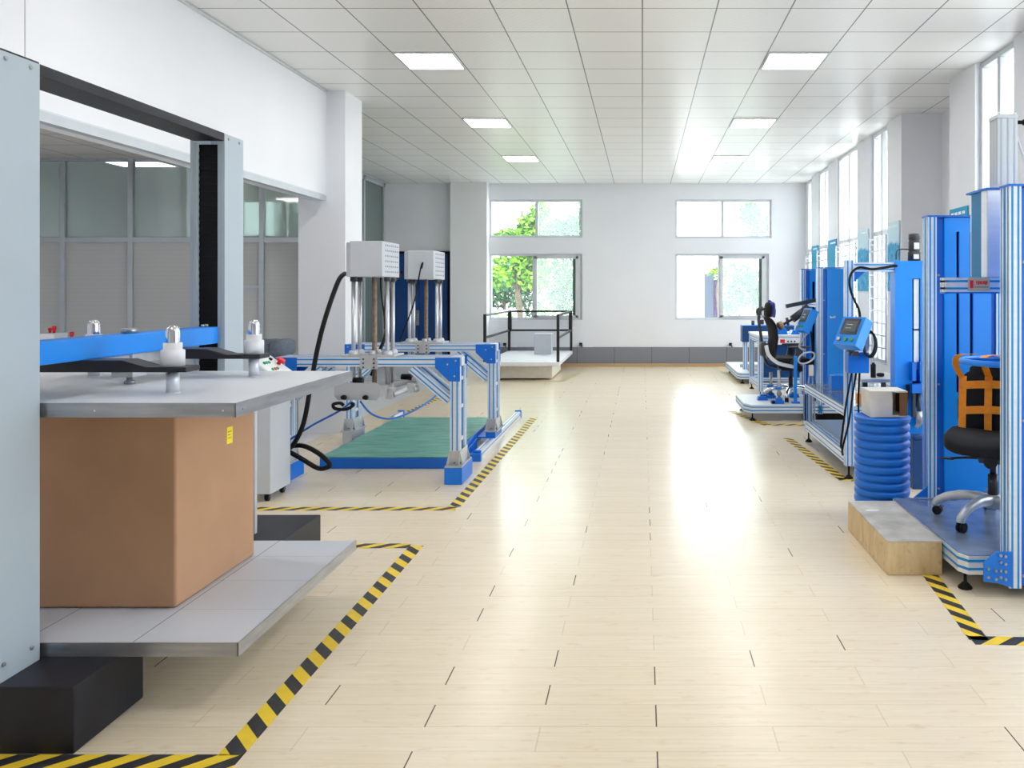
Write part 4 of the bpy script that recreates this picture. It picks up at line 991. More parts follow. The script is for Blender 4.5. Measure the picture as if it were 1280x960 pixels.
# ------------------------------------------------------------------ near chair tester (right foreground)
V = thing('chair_tester', 'large blue two tower chair tester at the right edge with a load ring', 'testing machine', (2.2, 4.95, 0), 'blue chair testing machines')
body = deck(V, [(1.73, 5.62), (1.73, 4.46), (1.765, 4.40), (2.6, 4.40), (2.6, 5.62)], 0.095, 0.20)
for (x, y) in ((1.775, 4.47), (1.80, 5.55), (2.5, 5.55), (2.5, 4.47)): foot(V, x, y, 0.10)
tower(V, 1.968, 2.50, 5.60, 5.71, 0.205, 2.14, pw=0.06, slots=((2.175, 0.020, 0.93, 2.04), (2.27, 0.022, 1.15, 2.04)))
tower(V, 1.932, 2.50, 4.28, 4.39, 0.066, 2.185, pw=0.064)
g = MB(); g.prism([(1.793, 0.107), (1.793, 0.205), (1.855, 0.262), (1.945, 0.262), (1.945, 0.075), (1.86, 0.10)], 'y', 4.266, 4.2765)
g = g.build('corner_plate', 'blue_mid', V)
for (x, z) in ((1.815, 0.13), (1.815, 0.175), (1.855, 0.12), (1.88, 0.13), (1.855, 0.165), (1.88, 0.165), (1.905, 0.12), (1.905, 0.16), (1.88, 0.21), (1.905, 0.20), (1.88, 0.245), (1.905, 0.24)):
    MB().cyl((x, 4.267, z), (x, 4.258, z), 0.0075, seg=8).build('bolt', 'steel', g)
MB().prism([(1.87, 0.205), (1.968, 0.205), (1.968, 0.285)], 'y', 5.602, 5.612).build('gusset', 'blue_mid', V)
bm_ = MB(); bm_.bar((1.77, 4.79, 1.668), (2.55, 4.79, 1.668), 0.09, 0.084); cb = bm_.build('crosshead', SI, V)
MB().box(1.768, 2.55, 4.745, 4.835, 1.617, 1.625).build('lower_plate', 'blue_mid', cb)
np_ = MB().box(1.90, 2.025, 4.738, 4.744, 1.632, 1.708).build('name_plate', 'brass', cb, label='beige name plate with a red mark')
q = MB(); q.box(1.909, 1.929, 4.736, 4.738, 1.648, 1.694)
for i in range(7): q.box(1.945 + i*0.010, 1.945 + i*0.010 + (0.008 if i % 3 else 0.006), 4.736, 4.738, 1.672 - (i % 2)*0.004, 1.690)
q.build('plate_mark', 'red', np_)
q = MB()
for i in range(9): q.box(1.938 + i*0.009, 1.944 + i*0.009, 4.736, 4.738, 1.652, 1.657)
q.build('plate_text', 'plastic_grey', np_)
MB().bar((2.46, 4.79, 0.2), (2.46, 4.79, 1.625), 0.08, 0.08).build('rear_post', SI, V)
# drive housing on the crosshead
hz0, hz1 = 1.712, 2.225
for (x, y) in ((2.058, 4.795), (2.058, 5.02), (2.40, 4.795), (2.40, 5.02)):
    w_ = 0.086 if y < 4.9 else 0.05
    q = MB(); q.obox((x, y, hz0), (x, y, hz1), w_, w_)
    if y < 4.9: q.box(x + (0.044 if x < 2.2 else -0.056), x + (0.056 if x < 2.2 else -0.044), y - 0.03, y, hz0, hz1, 1)
    q.build('housing_post', SI, V, bevel=0.012, seg=3)
MB().box(2.022, 2.03, 4.84, 4.995, hz0, hz1 - 0.002).build('housing_side', 'teal_panel', V)
MB().box(2.10, 2.36, 4.765, 4.772, hz0, hz1 - 0.002).build('housing_front', 'blue', V)
MB().box(2.01, 2.45, 4.748, 5.05, hz1, hz1 + 0.012).build('housing_cap', 'blue_deep', V)
cyl = MB(); cyl.bar((2.176, 4.90, hz1 + 0.03), (2.176, 4.90, 2.66), 0.118, 0.118, n=3, si=1, sw=0.010)
cy_ = cyl.build('air_cylinder', ['frame_alu', 'plate_grey'], V)
for z in (hz1 + 0.012, 2.66): MB().box(2.113, 2.239, 4.837, 4.963, z, z + 0.026).build('cylinder_cap', 'alu_cast', cy_, bevel=0.004)
for (dx, dy) in ((-0.045, -0.045), (0.045, -0.045), (0.045, 0.045), (-0.045, 0.045)):
    MB().cyl((2.176 + dx, 4.9 + dy, 2.686), (2.176 + dx, 4.9 + dy, 2.697), 0.010, seg=8).build('bolt', 'chrome', cy_)
q = MB(); q.cyl((2.235, 4.86, 2.64), (2.275, 4.86, 2.64), 0.012, seg=8); q.cyl((2.275, 4.86, 2.64), (2.29, 4.86, 2.64), 0.018, seg=8); q.build('air_fitting', 'rubber', cy_)
MB().tube([(2.24, 4.88, 2.58), (2.27, 4.86, 2.46), (2.32, 4.84, 2.30), (2.38, 4.84, 2.25)], 0.008, 8).build('white_tube', 'plastic_white', cy_)
# load ring hung from the crosshead
cx, cy0, cz = 2.245, 5.0, 1.197
q = MB(); q.tube([(cx + 0.26*math.cos(2*PI*i/16), cy0 + 0.26*math.sin(2*PI*i/16), cz) for i in range(16)], 0.019, 12, closed=True, res=3)
ring = q.build('load_ring', 'blue', V)
q = MB(); q.obox((cx, 4.75, cz + 0.012), (cx, 5.25, cz + 0.012), 0.05, 0.02); q.obox((cx - 0.25, cy0, cz + 0.012), (cx + 0.25, cy0, cz + 0.012), 0.05, 0.02); q.build('ring_cross', 'cyan', ring)
q = MB(); q.cyl((2.205, 4.80, 1.22), (2.205, 4.80, 1.62), 0.022, seg=14); q.cyl((2.205, 4.80, 1.21), (2.205, 4.80, 1.25), 0.05, seg=14); q.box(2.19, 2.22, 4.79, 4.99, 1.215, 1.235); q.build('load_rod', 'steel', V)

CH = (2.165, 5.02, 0.2005); CR = -0.50
office_chair('black office chair wrapped in orange straps on the near chair tester', CH, CR, 'task')
H = thing('strap_harness', 'orange webbing straps tied round the black chair back and over the blue ring', 'straps', (0, 0, 0))
def by(x, z): return 0.235 - 0.035 - 0.008 - 0.10*(x/0.23)**2*0.5 + (z - 0.71)*0.14 + 0.02*((z-0.71)/0.24)**2
for x in (-0.195, -0.045):
    q = MB(); q.ribbon([(x, by(x, z) - 0.014, z) for z in (0.53, 0.60, 0.70, 0.80, 0.88)], 0.045, (1, 0, 0), 0.004); q.build('strap', 'orange', H)
for z in (0.655, 0.815):
    q = MB(); q.ribbon([(x, by(x, z) - 0.019, z + 0.02 - abs(x)*0.06) for x in (-0.215, -0.15, -0.05, 0.05, 0.15, 0.215)], 0.05, (0, 0.14, 1), 0.004); q.build('strap', 'orange', H)
q = MB(); q.ribbon([(-0.045, by(-0.045, 0.88) - 0.014, 0.88), (-0.05, 0.14, 0.92), (-0.05, 0.03, 0.96), (-0.06, -0.02, 1.005), (-0.04, 0.02, 1.026), (0.02, 0.08, 1.03)], 0.042, (1, 0.3, 0), 0.004); q.build('loop', 'orange', H)
q = MB(); q.ribbon([(-0.195, by(-0.195, 0.86) - 0.004, 0.86), (-0.22, 0.12, 0.92), (-0.225, 0.06, 0.98), (-0.20, 0.05, 1.026), (-0.12, 0.10, 1.03)], 0.042, (1, 0.5, 0), 0.004); q.build('loop', 'orange', H)
H.location = CH; H.rotation_euler = (0, 0, CR)

# pale block beside the tester
W = thing('weathered_block', 'long pale block with grey top lying beside the near chair tester', 'block', (1.564, 5.11, 0))
MB().box(1.406, 1.722, 4.667, 5.56, 0.0, 0.188).build('block_body', 'block_side', W, bevel=0.004)
MB().box(1.407, 1.721, 4.668, 5.559, 0.188, 0.196).build('top_sheet', 'block_top', W, bevel=0.002)
q = MB(); q.prism([(1.47, 5.30), (1.53, 5.30), (1.56, 5.33), (1.50, 5.345), (1.455, 5.325)], 'z', 0.196, 0.1965); q.build('paint_mark', 'label', W)

# ribbed blue drum with a cream box on it
bx_, by_ = 1.718, 5.83
prof = [(0, 0.0), (0.17, 0.0)]
nr = 13; hr = 0.057
for i in range(nr):
    z = i*hr
    prof += [(0.178, z + 0.001), (0.178, z + 0.009), (0.190, z + 0.013), (0.194, z + 0.022), (0.194, z + 0.044), (0.191, z + 0.051), (0.179, z + 0.056)]
prof += [(0.165, nr*hr), (0.155, nr*hr - 0.006), (0, nr*hr - 0.006)]
DR = thing('ribbed_drum', 'blue ribbed drum standing behind the pale block, with an open box on top', 'drum', (bx_, by_, 0))
q = MB(); q.lathe(prof, (bx_, by_, 0), 48); q.build('ribbed_wall', 'blue_mid', DR)
q = MB(); q.tube([(bx_ + 0.192*math.cos(2*PI*i/20), by_ + 0.192*math.sin(2*PI*i/20), nr*hr - 0.012) for i in range(20)], 0.008, 8, closed=True, res=3); q.build('rim', 'blue_mid', DR)
B = thing('open_box', 'cream board box with an open side, sitting on the blue ribbed drum', 'box', (1.72, 5.83, 0.74))
z0, z1 = 0.742, 0.925; x0, x1, y0, y1 = 1.605, 1.865, 5.72, 5.96; t = 0.010
q = MB(); q.box(x0, x1, y0, y1, z0, z0 + t); q.box(x0, x1, y1 - t, y1, z0 + t, z1 - t); q.box(x0, x0 + t, y0, y1 - t, z0 + t, z1 - t); q.box(x0 + t, x0 + 0.155, y0, y0 + t, z0 + t, z1 - t)
q.box(x0 - 0.002, x1 + 0.002, y0 - 0.002, y1, z1 - t, z1)
q.build('box_shell', 'cream', B)
q = MB(); q.box(x1 - 0.055, x1, y0, y0 + 0.004, z0 + t, z1 - t - 0.004); q.box(x1 - t, x1, y0 + 0.004, y1 - t, z0 + t, z1 - t); q.build('brown_flap', 'card_inner', B)

# ------------------------------------------------------------------ bench tester with control panel
E = thing('bench_tester', 'blue and aluminium bench tester with control panel, motor tower and clear top', 'testing machine', (2.15, 7.8, 0))
XA, XB, Y0, Y1 = 1.755, 2.62, 7.02, 8.80
pw = 0.075
for (x, y, zt) in ((XA + pw/2, Y0 + pw/2, 1.895), (XA + pw/2, Y1 - pw/2, 0.54), (XB - pw/2, Y0 + pw/2, 0.54), (XB - pw/2, Y1 - pw/2, 0.54)):
    MB().bar((x, y, 0.115), (x, y, zt), pw, pw).build('post', SI, E); foot(E, x, y, 0.12)
for z in (0.18, 0.577):
    for x in (XA + pw/2, XB - pw/2): MB().bar((x, Y0 + pw, z), (x, Y1 - (pw if z < 0.5 else 0), z), pw, pw if z > 0.3 else 0.10).build('side_rail', SI, E)
    for y in (Y0 + pw/2, Y1 - pw/2): MB().bar((XA + pw, y, z), (XB - pw, y, z), pw, pw if z > 0.3 else 0.10).build('cross_rail', SI, E)
MB().box(XA + 0.01, XB - 0.01, Y0 + pw + 0.005, Y1 - 0.01, 0.617, 0.627).build('clear_top', 'acrylic', E)
MB().box(XA + pw, XB - pw, Y0 + pw, Y1 - pw, 0.232, 0.242).build('lower_shelf', 'frame_alu', E)
q = MB(); q.box(XA - 0.02, XA, Y1 - 0.11, Y1 - 0.03, 0.24, 0.52); q.build('side_bracket', 'navy', E)
# upper beam, blue tower and motor
MB().bar((XA + pw, Y0 + pw/2, 1.835), (2.177, Y0 + pw/2, 1.835), 0.075, 0.08).build('top_beam', SI, E)
MB().prism([(XA + pw, 1.795), (XA + pw + 0.10, 1.795), (XA + pw, 1.70)], 'y', Y0 + 0.02, Y0 + 0.028).build('gusset', 'blue_mid', E)
tw = MB(); tx0, tx1 = 2.177, 2.425
tw.box(tx0, 2.325, Y0 - 0.02, Y0 + 0.115, 0.24, 1.888); tw.box(2.395, tx1, Y0 - 0.02, Y0 + 0.115, 0.24, 1.888); tw.box(2.325, 2.395, Y0 - 0.02, Y0 + 0.115, 1.735, 1.888); tw.box(2.325, 2.395, Y0 - 0.02, Y0 + 0.115, 0.24, 0.62); tw.box(2.325, 2.395, Y0 + 0.10, Y0 + 0.115, 0.62, 1.735)
tw = tw.build('drive_tower', 'blue', E)
q = MB(); q.box(2.326, 2.394, Y0 + 0.08, Y0 + 0.099, 0.63, 1.73); q.build('slot_backing', 'rubber', tw)
q = MB(); q.box(2.345, 2.39, Y0 + 0.0, Y0 + 0.03, 1.30, 1.73); q.box(2.345, 2.39, Y0 + 0.0, Y0 + 0.03, 0.95, 1.285); q.build('guide_rail', 'alu', tw)
q = MB(); q.box(2.30, 2.335, Y0 - 0.09, Y0 - 0.021, 0.86, 1.02); q.box(2.365, 2.41, Y0 - 0.09, Y0 - 0.021, 0.86, 1.02); q.box(2.29, 2.42, Y0 - 0.12, Y0 - 0.021, 0.76, 0.835); q.build('slide_bracket', 'cyan', tw, bevel=0.003)
q = MB(); q.box(2.31, 2.335, Y0 - 0.08, Y0 - 0.03, 0.55, 0.76); q.cyl((2.365, Y0 - 0.07, 0.60), (2.365, Y0 - 0.07, 0.76), 0.016, seg=10); q.build('sensor', 'plastic_grey', tw)
q = MB(); q.cyl((2.37, Y0 - 0.07, 0.50), (2.37, Y0 - 0.07, 0.60), 0.03, seg=12); q.cyl((2.345, Y0 - 0.07, 0.46), (2.40, Y0 - 0.07, 0.55), 0.02, seg=10); q.build('coupling', 'alu_cast', tw)
mo = MB(); mx_, my_ = 2.365, Y0 + 0.05
mo.lathe([(0, 0), (0.055, 0), (0.055, 0.075), (0.046, 0.085), (0.05, 0.09), (0.05, 0.17), (0.044, 0.178), (0.05, 0.185), (0.05, 0.235), (0.0, 0.24)], (mx_, my_, 1.889), 20)
mo = mo.build('motor', 'plastic_grey', E)
q = MB(); q.box(mx_ - 0.02, mx_ + 0.025, my_ - 0.058, my_ - 0.0505, 1.99, 2.045); q.box(mx_ - 0.025, mx_ + 0.02, my_ - 0.062, my_ - 0.055, 1.905, 1.945); q.build('label_plate', 'label', mo)
MB().tube([(mx_ - 0.05, my_, 1.99), (mx_ - 0.12, my_, 1.99), (mx_ - 0.16, my_ - 0.02, 1.97), (mx_ - 0.17, my_ - 0.04, 1.90)], 0.006, 6).build('motor_cable', 'plastic_grey', mo)
# control panel, lower box, coil of cable
cpan = control_panel(E, (1.722, 6.77, 1.297), (-0.85, -0.53), 0.49, 0.25, 0.265, 0.10)
q = MB(); q.cyl((1.745, 6.82, 1.16), (1.79, 6.95, 1.10), 0.03, seg=10); q.box(1.765, 1.82, 6.84, 7.02, 1.08, 1.12); q.build('panel_bracket', 'plastic_grey', E)
MB().box(1.75, 1.925, 6.90, 7.02, 0.93, 1.105).build('junction_box', 'blue_mid', E, bevel=0.004)
coil = MB()
for k in range(5):
    a = 0.6 + k*0.02
    coil.tube([(1.90 + 0.052*math.cos(2*PI*i/12) + 0.006*k, 6.82 + 0.01*k, 1.19 + 0.105*math.sin(2*PI*i/12) - 0.004*k) for i in range(12)], 0.009, 8, closed=True, res=3)
tag(coil.build('cable_coil', 'rubber'), 'coil of black cable hanging on the side of the blue control panel', 'cable coil')
q = MB(); q.pillow((1.895, 6.895, 1.195), (0.06, 0.03, 0.16), 0.6); tag(q.build('glove', 'plastic_white'), 'white rolled cloth tucked in the coil of black cable', 'cloth')
cable('panel_cable', [(2.19, 6.985, 1.845), (2.08, 6.975, 1.83), (1.97, 6.97, 1.815), (1.86, 6.97, 1.83), (1.785, 6.96, 1.77), (1.775, 6.95, 1.66), (1.81, 6.94, 1.55), (1.845, 6.93, 1.47), (1.85, 6.91, 1.40), (1.845, 6.88, 1.32)], 0.011, 'rubber', 'black cable arching from the blue motor tower down to the control panel')
for k, pts in enumerate(([(1.79, 6.95, 0.925), (1.74, 6.92, 0.7), (1.70, 6.90, 0.45), (1.69, 6.92, 0.32), (1.71, 6.98, 0.28)], [(1.83, 6.96, 0.925), (1.80, 6.95, 0.75), (1.75, 6.90, 0.5), (1.70, 6.90, 0.30), (1.72, 6.98, 0.22)], [(1.86, 6.96, 0.925), (1.85, 6.96, 0.7), (1.86, 6.97, 0.5), (1.90, 6.98, 0.38)])):
    cable('control_cable', pts, 0.009, 'rubber', ['leftmost black cable hanging below the control panel', 'middle black cable hanging below the control panel', 'short black cable hanging below the control panel, nearest the drum'][k], 'cable', 'cables below the control panel')
q = MB(); q.tube([(2.265, 6.94, 0.83), (2.262, 6.94, 0.74), (2.24, 6.93, 0.62), (2.20, 6.93, 0.55)], [0.016, 0.014, 0.012, 0.012], 8); tag(q.build('cable', 'rubber'), 'short black cable beside the blue slide bracket of the motor tower', 'cable')
# small fixture with piston, and pieces lying on the clear top
Fx = thing('press_fixture', 'grey fixture plate with a small upright piston behind the cream box', 'fixture', (2.2, 7.7, 0.627))
MB().box(1.98, 2.40, 7.35, 8.0, 0.80, 0.83).build('fixture_plate', 'alu_cast', Fx, bevel=0.004)
for x in (2.03, 2.35):
    for y in (7.42, 7.93): MB().box(x - 0.02, x + 0.02, y - 0.02, y + 0.02, 0.6275, 0.80).build('leg', 'black', Fx)
q = MB(); q.cyl((2.13, 7.5, 0.83), (2.13, 7.5, 0.95), 0.024, seg=14); q = q.build('cylinder', 'rubber', Fx)
MB().cyl((2.13, 7.5, 0.95), (2.13, 7.5, 1.09), 0.016, seg=12).build('piston_rod', 'chrome', q)
q = MB(); q.pillow((2.21, 7.55, 0.85), (0.07, 0.06, 0.035), 0.6); q.build('clamp', 'rubber', Fx)
for (x, y, z, s, mt, lb, cat) in ((1.93, 7.22, 0.628, (0.05, 0.05, 0.09), 'orange', 'small orange block on the clear bench top beside the cream box', 'block'), (2.03, 7.25, 0.628, (0.11, 0.08, 0.10), 'blue', 'small blue block on the clear bench top behind the cream box', 'block'), (2.0, 8.3, 0.628, (0.16, 0.12, 0.14), 'cyan', 'blue case on the clear bench top near its far end', 'case')):
    q = MB(); q.box(x - s[0]/2, x + s[0]/2, y - s[1]/2, y + s[1]/2, z, z + s[2]); q.box(x - s[0]*0.3, x + s[0]*0.3, y - s[1]*0.3, y + s[1]*0.3, z + s[2], z + s[2] + 0.008); tag(q.build('small_' + cat, mt, bevel=0.006), lb, cat)
q = MB(); q.prism([(2.37, 0.242), (2.43, 0.242), (2.42, 0.52), (2.405, 0.62), (2.38, 0.52)], 'y', 6.80, 6.83); q.box(2.36, 2.44, 6.78, 6.85, 0.0, 0.242)
tag(q.build('wooden_stake', 'card_inner', bevel=0.003), 'brown wooden wedge standing upright between the blue drum and the near tower', 'wedge')
q = MB(); q.pillow((2.28, 6.72, 0.42), (0.12, 0.10, 0.05), 0.5); q.box(2.22, 2.34, 6.67, 6.77, 0.0, 0.40)
tag(q.build('blue_bin', 'navy', bevel=0.004), 'dark blue bin on the floor between the drum and the near tower', 'bin')

# ------------------------------------------------------------------ smaller chair tester further back
S2 = thing('chair_tester', 'smaller blue two tower chair tester further back holding a black headrest chair', 'testing machine', (1.9, 10.7, 0), 'blue chair testing machines')
deck(S2, [(1.28, 11.15), (1.28, 10.28), (1.36, 10.12), (2.62, 10.12), (2.62, 11.6), (1.28, 11.6)][:1] + [(1.28, 10.28), (1.36, 10.12), (2.62, 10.12), (2.62, 11.15)], 0.10, 0.205, top='plate')
for (x, y) in ((1.38, 10.2), (1.36, 11.05), (2.5, 10.2), (2.5, 11.05)): foot(S2, x, y, 0.105)
fp = tower(S2, 2.185, 2.62, 10.12, 10.24, 0.09, 1.905, pw=0.06)
tower(S2, 2.19, 2.62, 11.20, 11.32, 0.09, 1.915, pw=0.06, slots=((2.36, 0.035, 0.6, 1.75),))
MB().box(2.19, 2.63, 10.16, 11.34, 0.0, 0.088).build('gap_shade', 'rubber', S2)  # black block standing in for the shade in the gap under the towers
q = MB()
for i, (w, h) in enumerate(((0.014, 0.026), (0.012, 0.018), (0.012, 0.018), (0.008, 0.026), (0.008, 0.026))): q.box(2.335 + i*0.015, 2.335 + i*0.015 + w, 10.1225, 10.1235, 1.285, 1.285 + h)
q.build('maker_mark', 'label', fp)
q = MB(); q.cyl((2.20, 10.78, 1.40), (1.98, 10.72, 1.25), 0.055, 0.05, 14); q.cyl((1.98, 10.72, 1.25), (1.84, 10.69, 1.175), 0.018, seg=10); q.cyl((1.92, 10.70, 1.17), (1.90, 10.70, 1.27), 0.02, seg=8)
q.obox((1.90, 10.74, 1.42), (2.30, 10.80, 1.50), 0.05, 0.05); q = q.build('push_arm', 'plastic_grey', S2)
MB().cyl((1.842, 10.69, 1.178), (1.79, 10.68, 1.155), 0.055, seg=16).build('push_pad', 'wood_tan', q)
MB().bar((2.3, 10.24, 1.44), (2.3, 11.2, 1.44), 0.06, 0.06, n=1).build('arm_beam', SI, S2)
cp2 = control_panel(S2, (1.985, 10.02, 1.275), (-0.97, -0.25), 0.45, 0.22, 0.30, 0.10)
q = MB(); q.tube([(2.05, 10.02, 1.13), (1.98, 10.05, 1.02), (1.95, 10.10, 0.93), (2.02, 10.14, 0.88)], 0.012, 8); q.build('panel_stalk', 'frame_alu', S2)
cable('control_cable', [(2.08, 10.03, 1.12), (2.10, 10.06, 1.0), (2.11, 10.08, 0.85), (2.12, 10.09, 0.6), (2.14, 10.095, 0.35)], 0.012, 'rubber', 'black cable below the small tilted control box of the farther chair tester')
q = MB()
for k in range(3): q.tube([(2.02 + 0.10*math.cos(2*PI*i/12), 10.0 + 0.01*k, 0.80 + 0.065*math.sin(2*PI*i/12) + 0.3*0.1*math.cos(2*PI*i/12)) for i in range(12)], 0.010, 8, closed=True, res=3)
tag(q.build('hose_coil', 'frame_alu'), 'grey coiled hose hanging beside the farther chair tester post', 'hose')
Q = thing('stand', 'small grey stand with two rods below the grey hose coil', 'stand', (2.08, 10.03, 0.205))
MB().box(2.055, 2.105, 9.99, 10.05, 0.58, 0.71).build('head', 'cream', Q)
for (dx, a) in ((-0.08, -0.02), (0.05, 0.02)): MB().cyl((2.08 + dx, 10.03, 0.0), (2.08 + a, 10.03, 0.60), 0.010, seg=8).build('rod', 'steel', Q)
MB().box(1.97, 2.17, 9.98, 10.08, 0.0, 0.02).build('foot', 'alu', Q)
office_chair('black chair with dark blue headrest clamped on the farther chair tester', (1.945, 10.66, 0.2055), PI/2, 'executive')
for (x, y, h, lb) in ((1.70, 10.76, 0.34, 'thin steel clamp post under the back of the headrest chair'), (1.72, 10.24, 0.42, 'steel clamp post in front of the headrest chair base')):
    Q = thing('clamp_post', lb, 'clamp', (x, y, 0.2055), 'clamp posts on the farther tester')
    MB().cyl((x, y, 0.2055), (x, y, 0.2055 + h), 0.022, seg=12).build('post', 'steel', Q)
    q = MB(); q.box(x - 0.10, x + 0.06, y - 0.05, y + 0.05, 0.2055, 0.245); q.box(x - 0.04, x + 0.04, y - 0.04, y + 0.04, 0.245, 0.275); q.build('clamp_block', 'blue_mid', Q, bevel=0.004)
    sk = 1 if y > 10.5 else -1
    MB().cyl((x - 0.08, y + sk*0.05, 0.232), (x - 0.08, y + sk*0.09, 0.232), 0.02, seg=8).build('star_knob', 'rubber', Q)
    MB().box(x - 0.05, x + 0.03, y - 0.03, y + 0.03, 0.2055 + h*0.42, 0.2055 + h*0.42 + 0.03).build('collar', 'blue_mid', Q)
Q = thing('stop_bar', 'upright blue bar in front of the headrest chair seat', 'bar', (1.93, 10.26, 0.2055))
MB().box(1.91, 1.953, 10.25, 10.27, 0.2055, 0.80).build('bar', 'blue', Q, bevel=0.003); MB().box(1.885, 1.985, 10.22, 10.30, 0.2055, 0.225).build('bar_foot', 'blue_mid', Q)
for (x, y, lb) in ((1.56, 10.57, 'blue clamp block holding the left castor of the headrest chair'), (2.02, 10.85, 'blue clamp block at the far castor of the headrest chair'), (1.70, 11.02, 'blue clamp block behind the headrest chair base')):
    q = MB(); q.prism([(x - 0.07, 0.2055), (x + 0.07, 0.2055), (x + 0.055, 0.255), (x - 0.055, 0.255)], 'y', y - 0.05, y + 0.05); q.box(x - 0.03, x + 0.03, y - 0.03, y + 0.03, 0.255, 0.28)
    tag(q.build('clamp_block', 'blue_mid', bevel=0.004), lb, 'clamp', 'castor clamps on the farther tester')

# ------------------------------------------------------------------ test table and low deck behind it
Tb = thing('test_table', 'white topped aluminium test table behind the headrest chair', 'table', (2.2, 12.9, 0))
x0, x1, y0, y1 = 1.77, 2.75, 12.42, 13.5
MB().box(x0 - 0.01, x1, y0 - 0.01, y1, 0.915, 0.945).build('table_top', 'plastic_white', Tb, bevel=0.003)
for x in (x0 + 0.04, x1 - 0.05):
    for y in (y0 + 0.04, y1 - 0.04): MB().bar((x, y, 0.08), (x, y, 0.915), 0.08, 0.08).build('leg', SI, Tb); foot(Tb, x, y, 0.085)
for y in (y0 + 0.04, y1 - 0.04):
    for z in (0.87, 0.17): MB().bar((x0 + 0.08, y, z), (x1 - 0.09, y, z), 0.07, 0.08).build('cross_rail', SI, Tb)
for x in (x0 + 0.04, x1 - 0.05):
    for z in (0.87, 0.17): MB().bar((x, y0 + 0.08, z), (x, y1 - 0.08, z), 0.07, 0.08).build('side_rail', SI, Tb)
MB().box(x0 + 0.085, x1 - 0.095, y0 + 0.03, y0 + 0.036, 0.30, 0.82).build('front_panel', 'navy', Tb)
q = MB().box(2.06, 2.40, y0 - 0.03, y0 - 0.001, 0.80, 0.905).build('control_strip', 'label', Tb)
MB().box(2.10, 2.17, y0 - 0.034, y0 - 0.03, 0.825, 0.88).build('red_display', 'red', q)
for x in (2.22, 2.27, 2.32): MB().cyl((x, y0 - 0.03, 0.85), (x, y0 - 0.04, 0.85), 0.014, seg=8).build('button', 'plastic_grey', q)
for (x, w, h, lb) in ((2.15, 0.22, 0.09, 'flat blue case on the white test table, nearer the headrest chair'), (2.42, 0.24, 0.06, 'low blue case on the white test table beside the far tower')):
    q = MB(); q.prism([(x - w/2, 0.9455), (x + w/2, 0.9455), (x + w*0.36, 0.9455 + h), (x - w*0.36, 0.9455 + h)], 'y', 12.6, 12.85); tag(q.build('blue_case', 'cyan', bevel=0.006), lb, 'case')
Dk = thing('low_tester', 'low aluminium deck with blue cross beam, farthest tester by the back wall', 'testing machine', (2.2, 15.1, 0))
deck(Dk, [(1.66, 16.2), (1.66, 14.22), (1.72, 14.1), (2.7, 14.1), (2.7, 16.2)], 0.085, 0.20, top='plate')
for (x, y) in ((1.75, 14.2), (1.75, 16.1), (2.6, 14.2), (2.6, 16.1)): foot(Dk, x, y, 0.09)
for x in (1.86, 2.62): MB().bar((x, 14.7, 0.2), (x, 14.7, 0.72), 0.08, 0.08).build('post', SI, Dk)
q = MB(); q.box(1.79, 2.72, 14.55, 14.85, 0.70, 0.985); q = q.build('cross_beam', 'navy', Dk, bevel=0.006)
MB().box(1.79, 2.72, 14.54, 14.86, 0.985, 1.0).build('beam_cap', 'cyan', q)
MB().cyl((2.0, 14.7, 1.0), (2.0, 14.7, 1.08), 0.03, seg=10).build('knob', 'plastic_grey', q)
for k, (a, c, r, lb) in enumerate((((1.95, 14.60, 0.25), (2.25, 14.40, 0.33), 0.03, 'grey steel tube lying on the far low deck, topmost'), ((1.85, 14.28, 0.246), (2.2, 14.22, 0.246), 0.035, 'grey steel tube lying on the far low deck, front one'), ((1.80, 15.0, 0.24), (2.2, 14.95, 0.24), 0.03, 'grey steel tube lying on the far low deck, rear one'))):
    q = MB(); q.cyl(a, c, r, seg=14); d_ = (Vector(c) - Vector(a)).normalized(); q.cyl(Vector(c), Vector(c) + d_*0.05, r*1.2, seg=14); tag(q.build('steel_tube', 'alu_cast'), lb, 'tube', 'tubes on the far low deck')

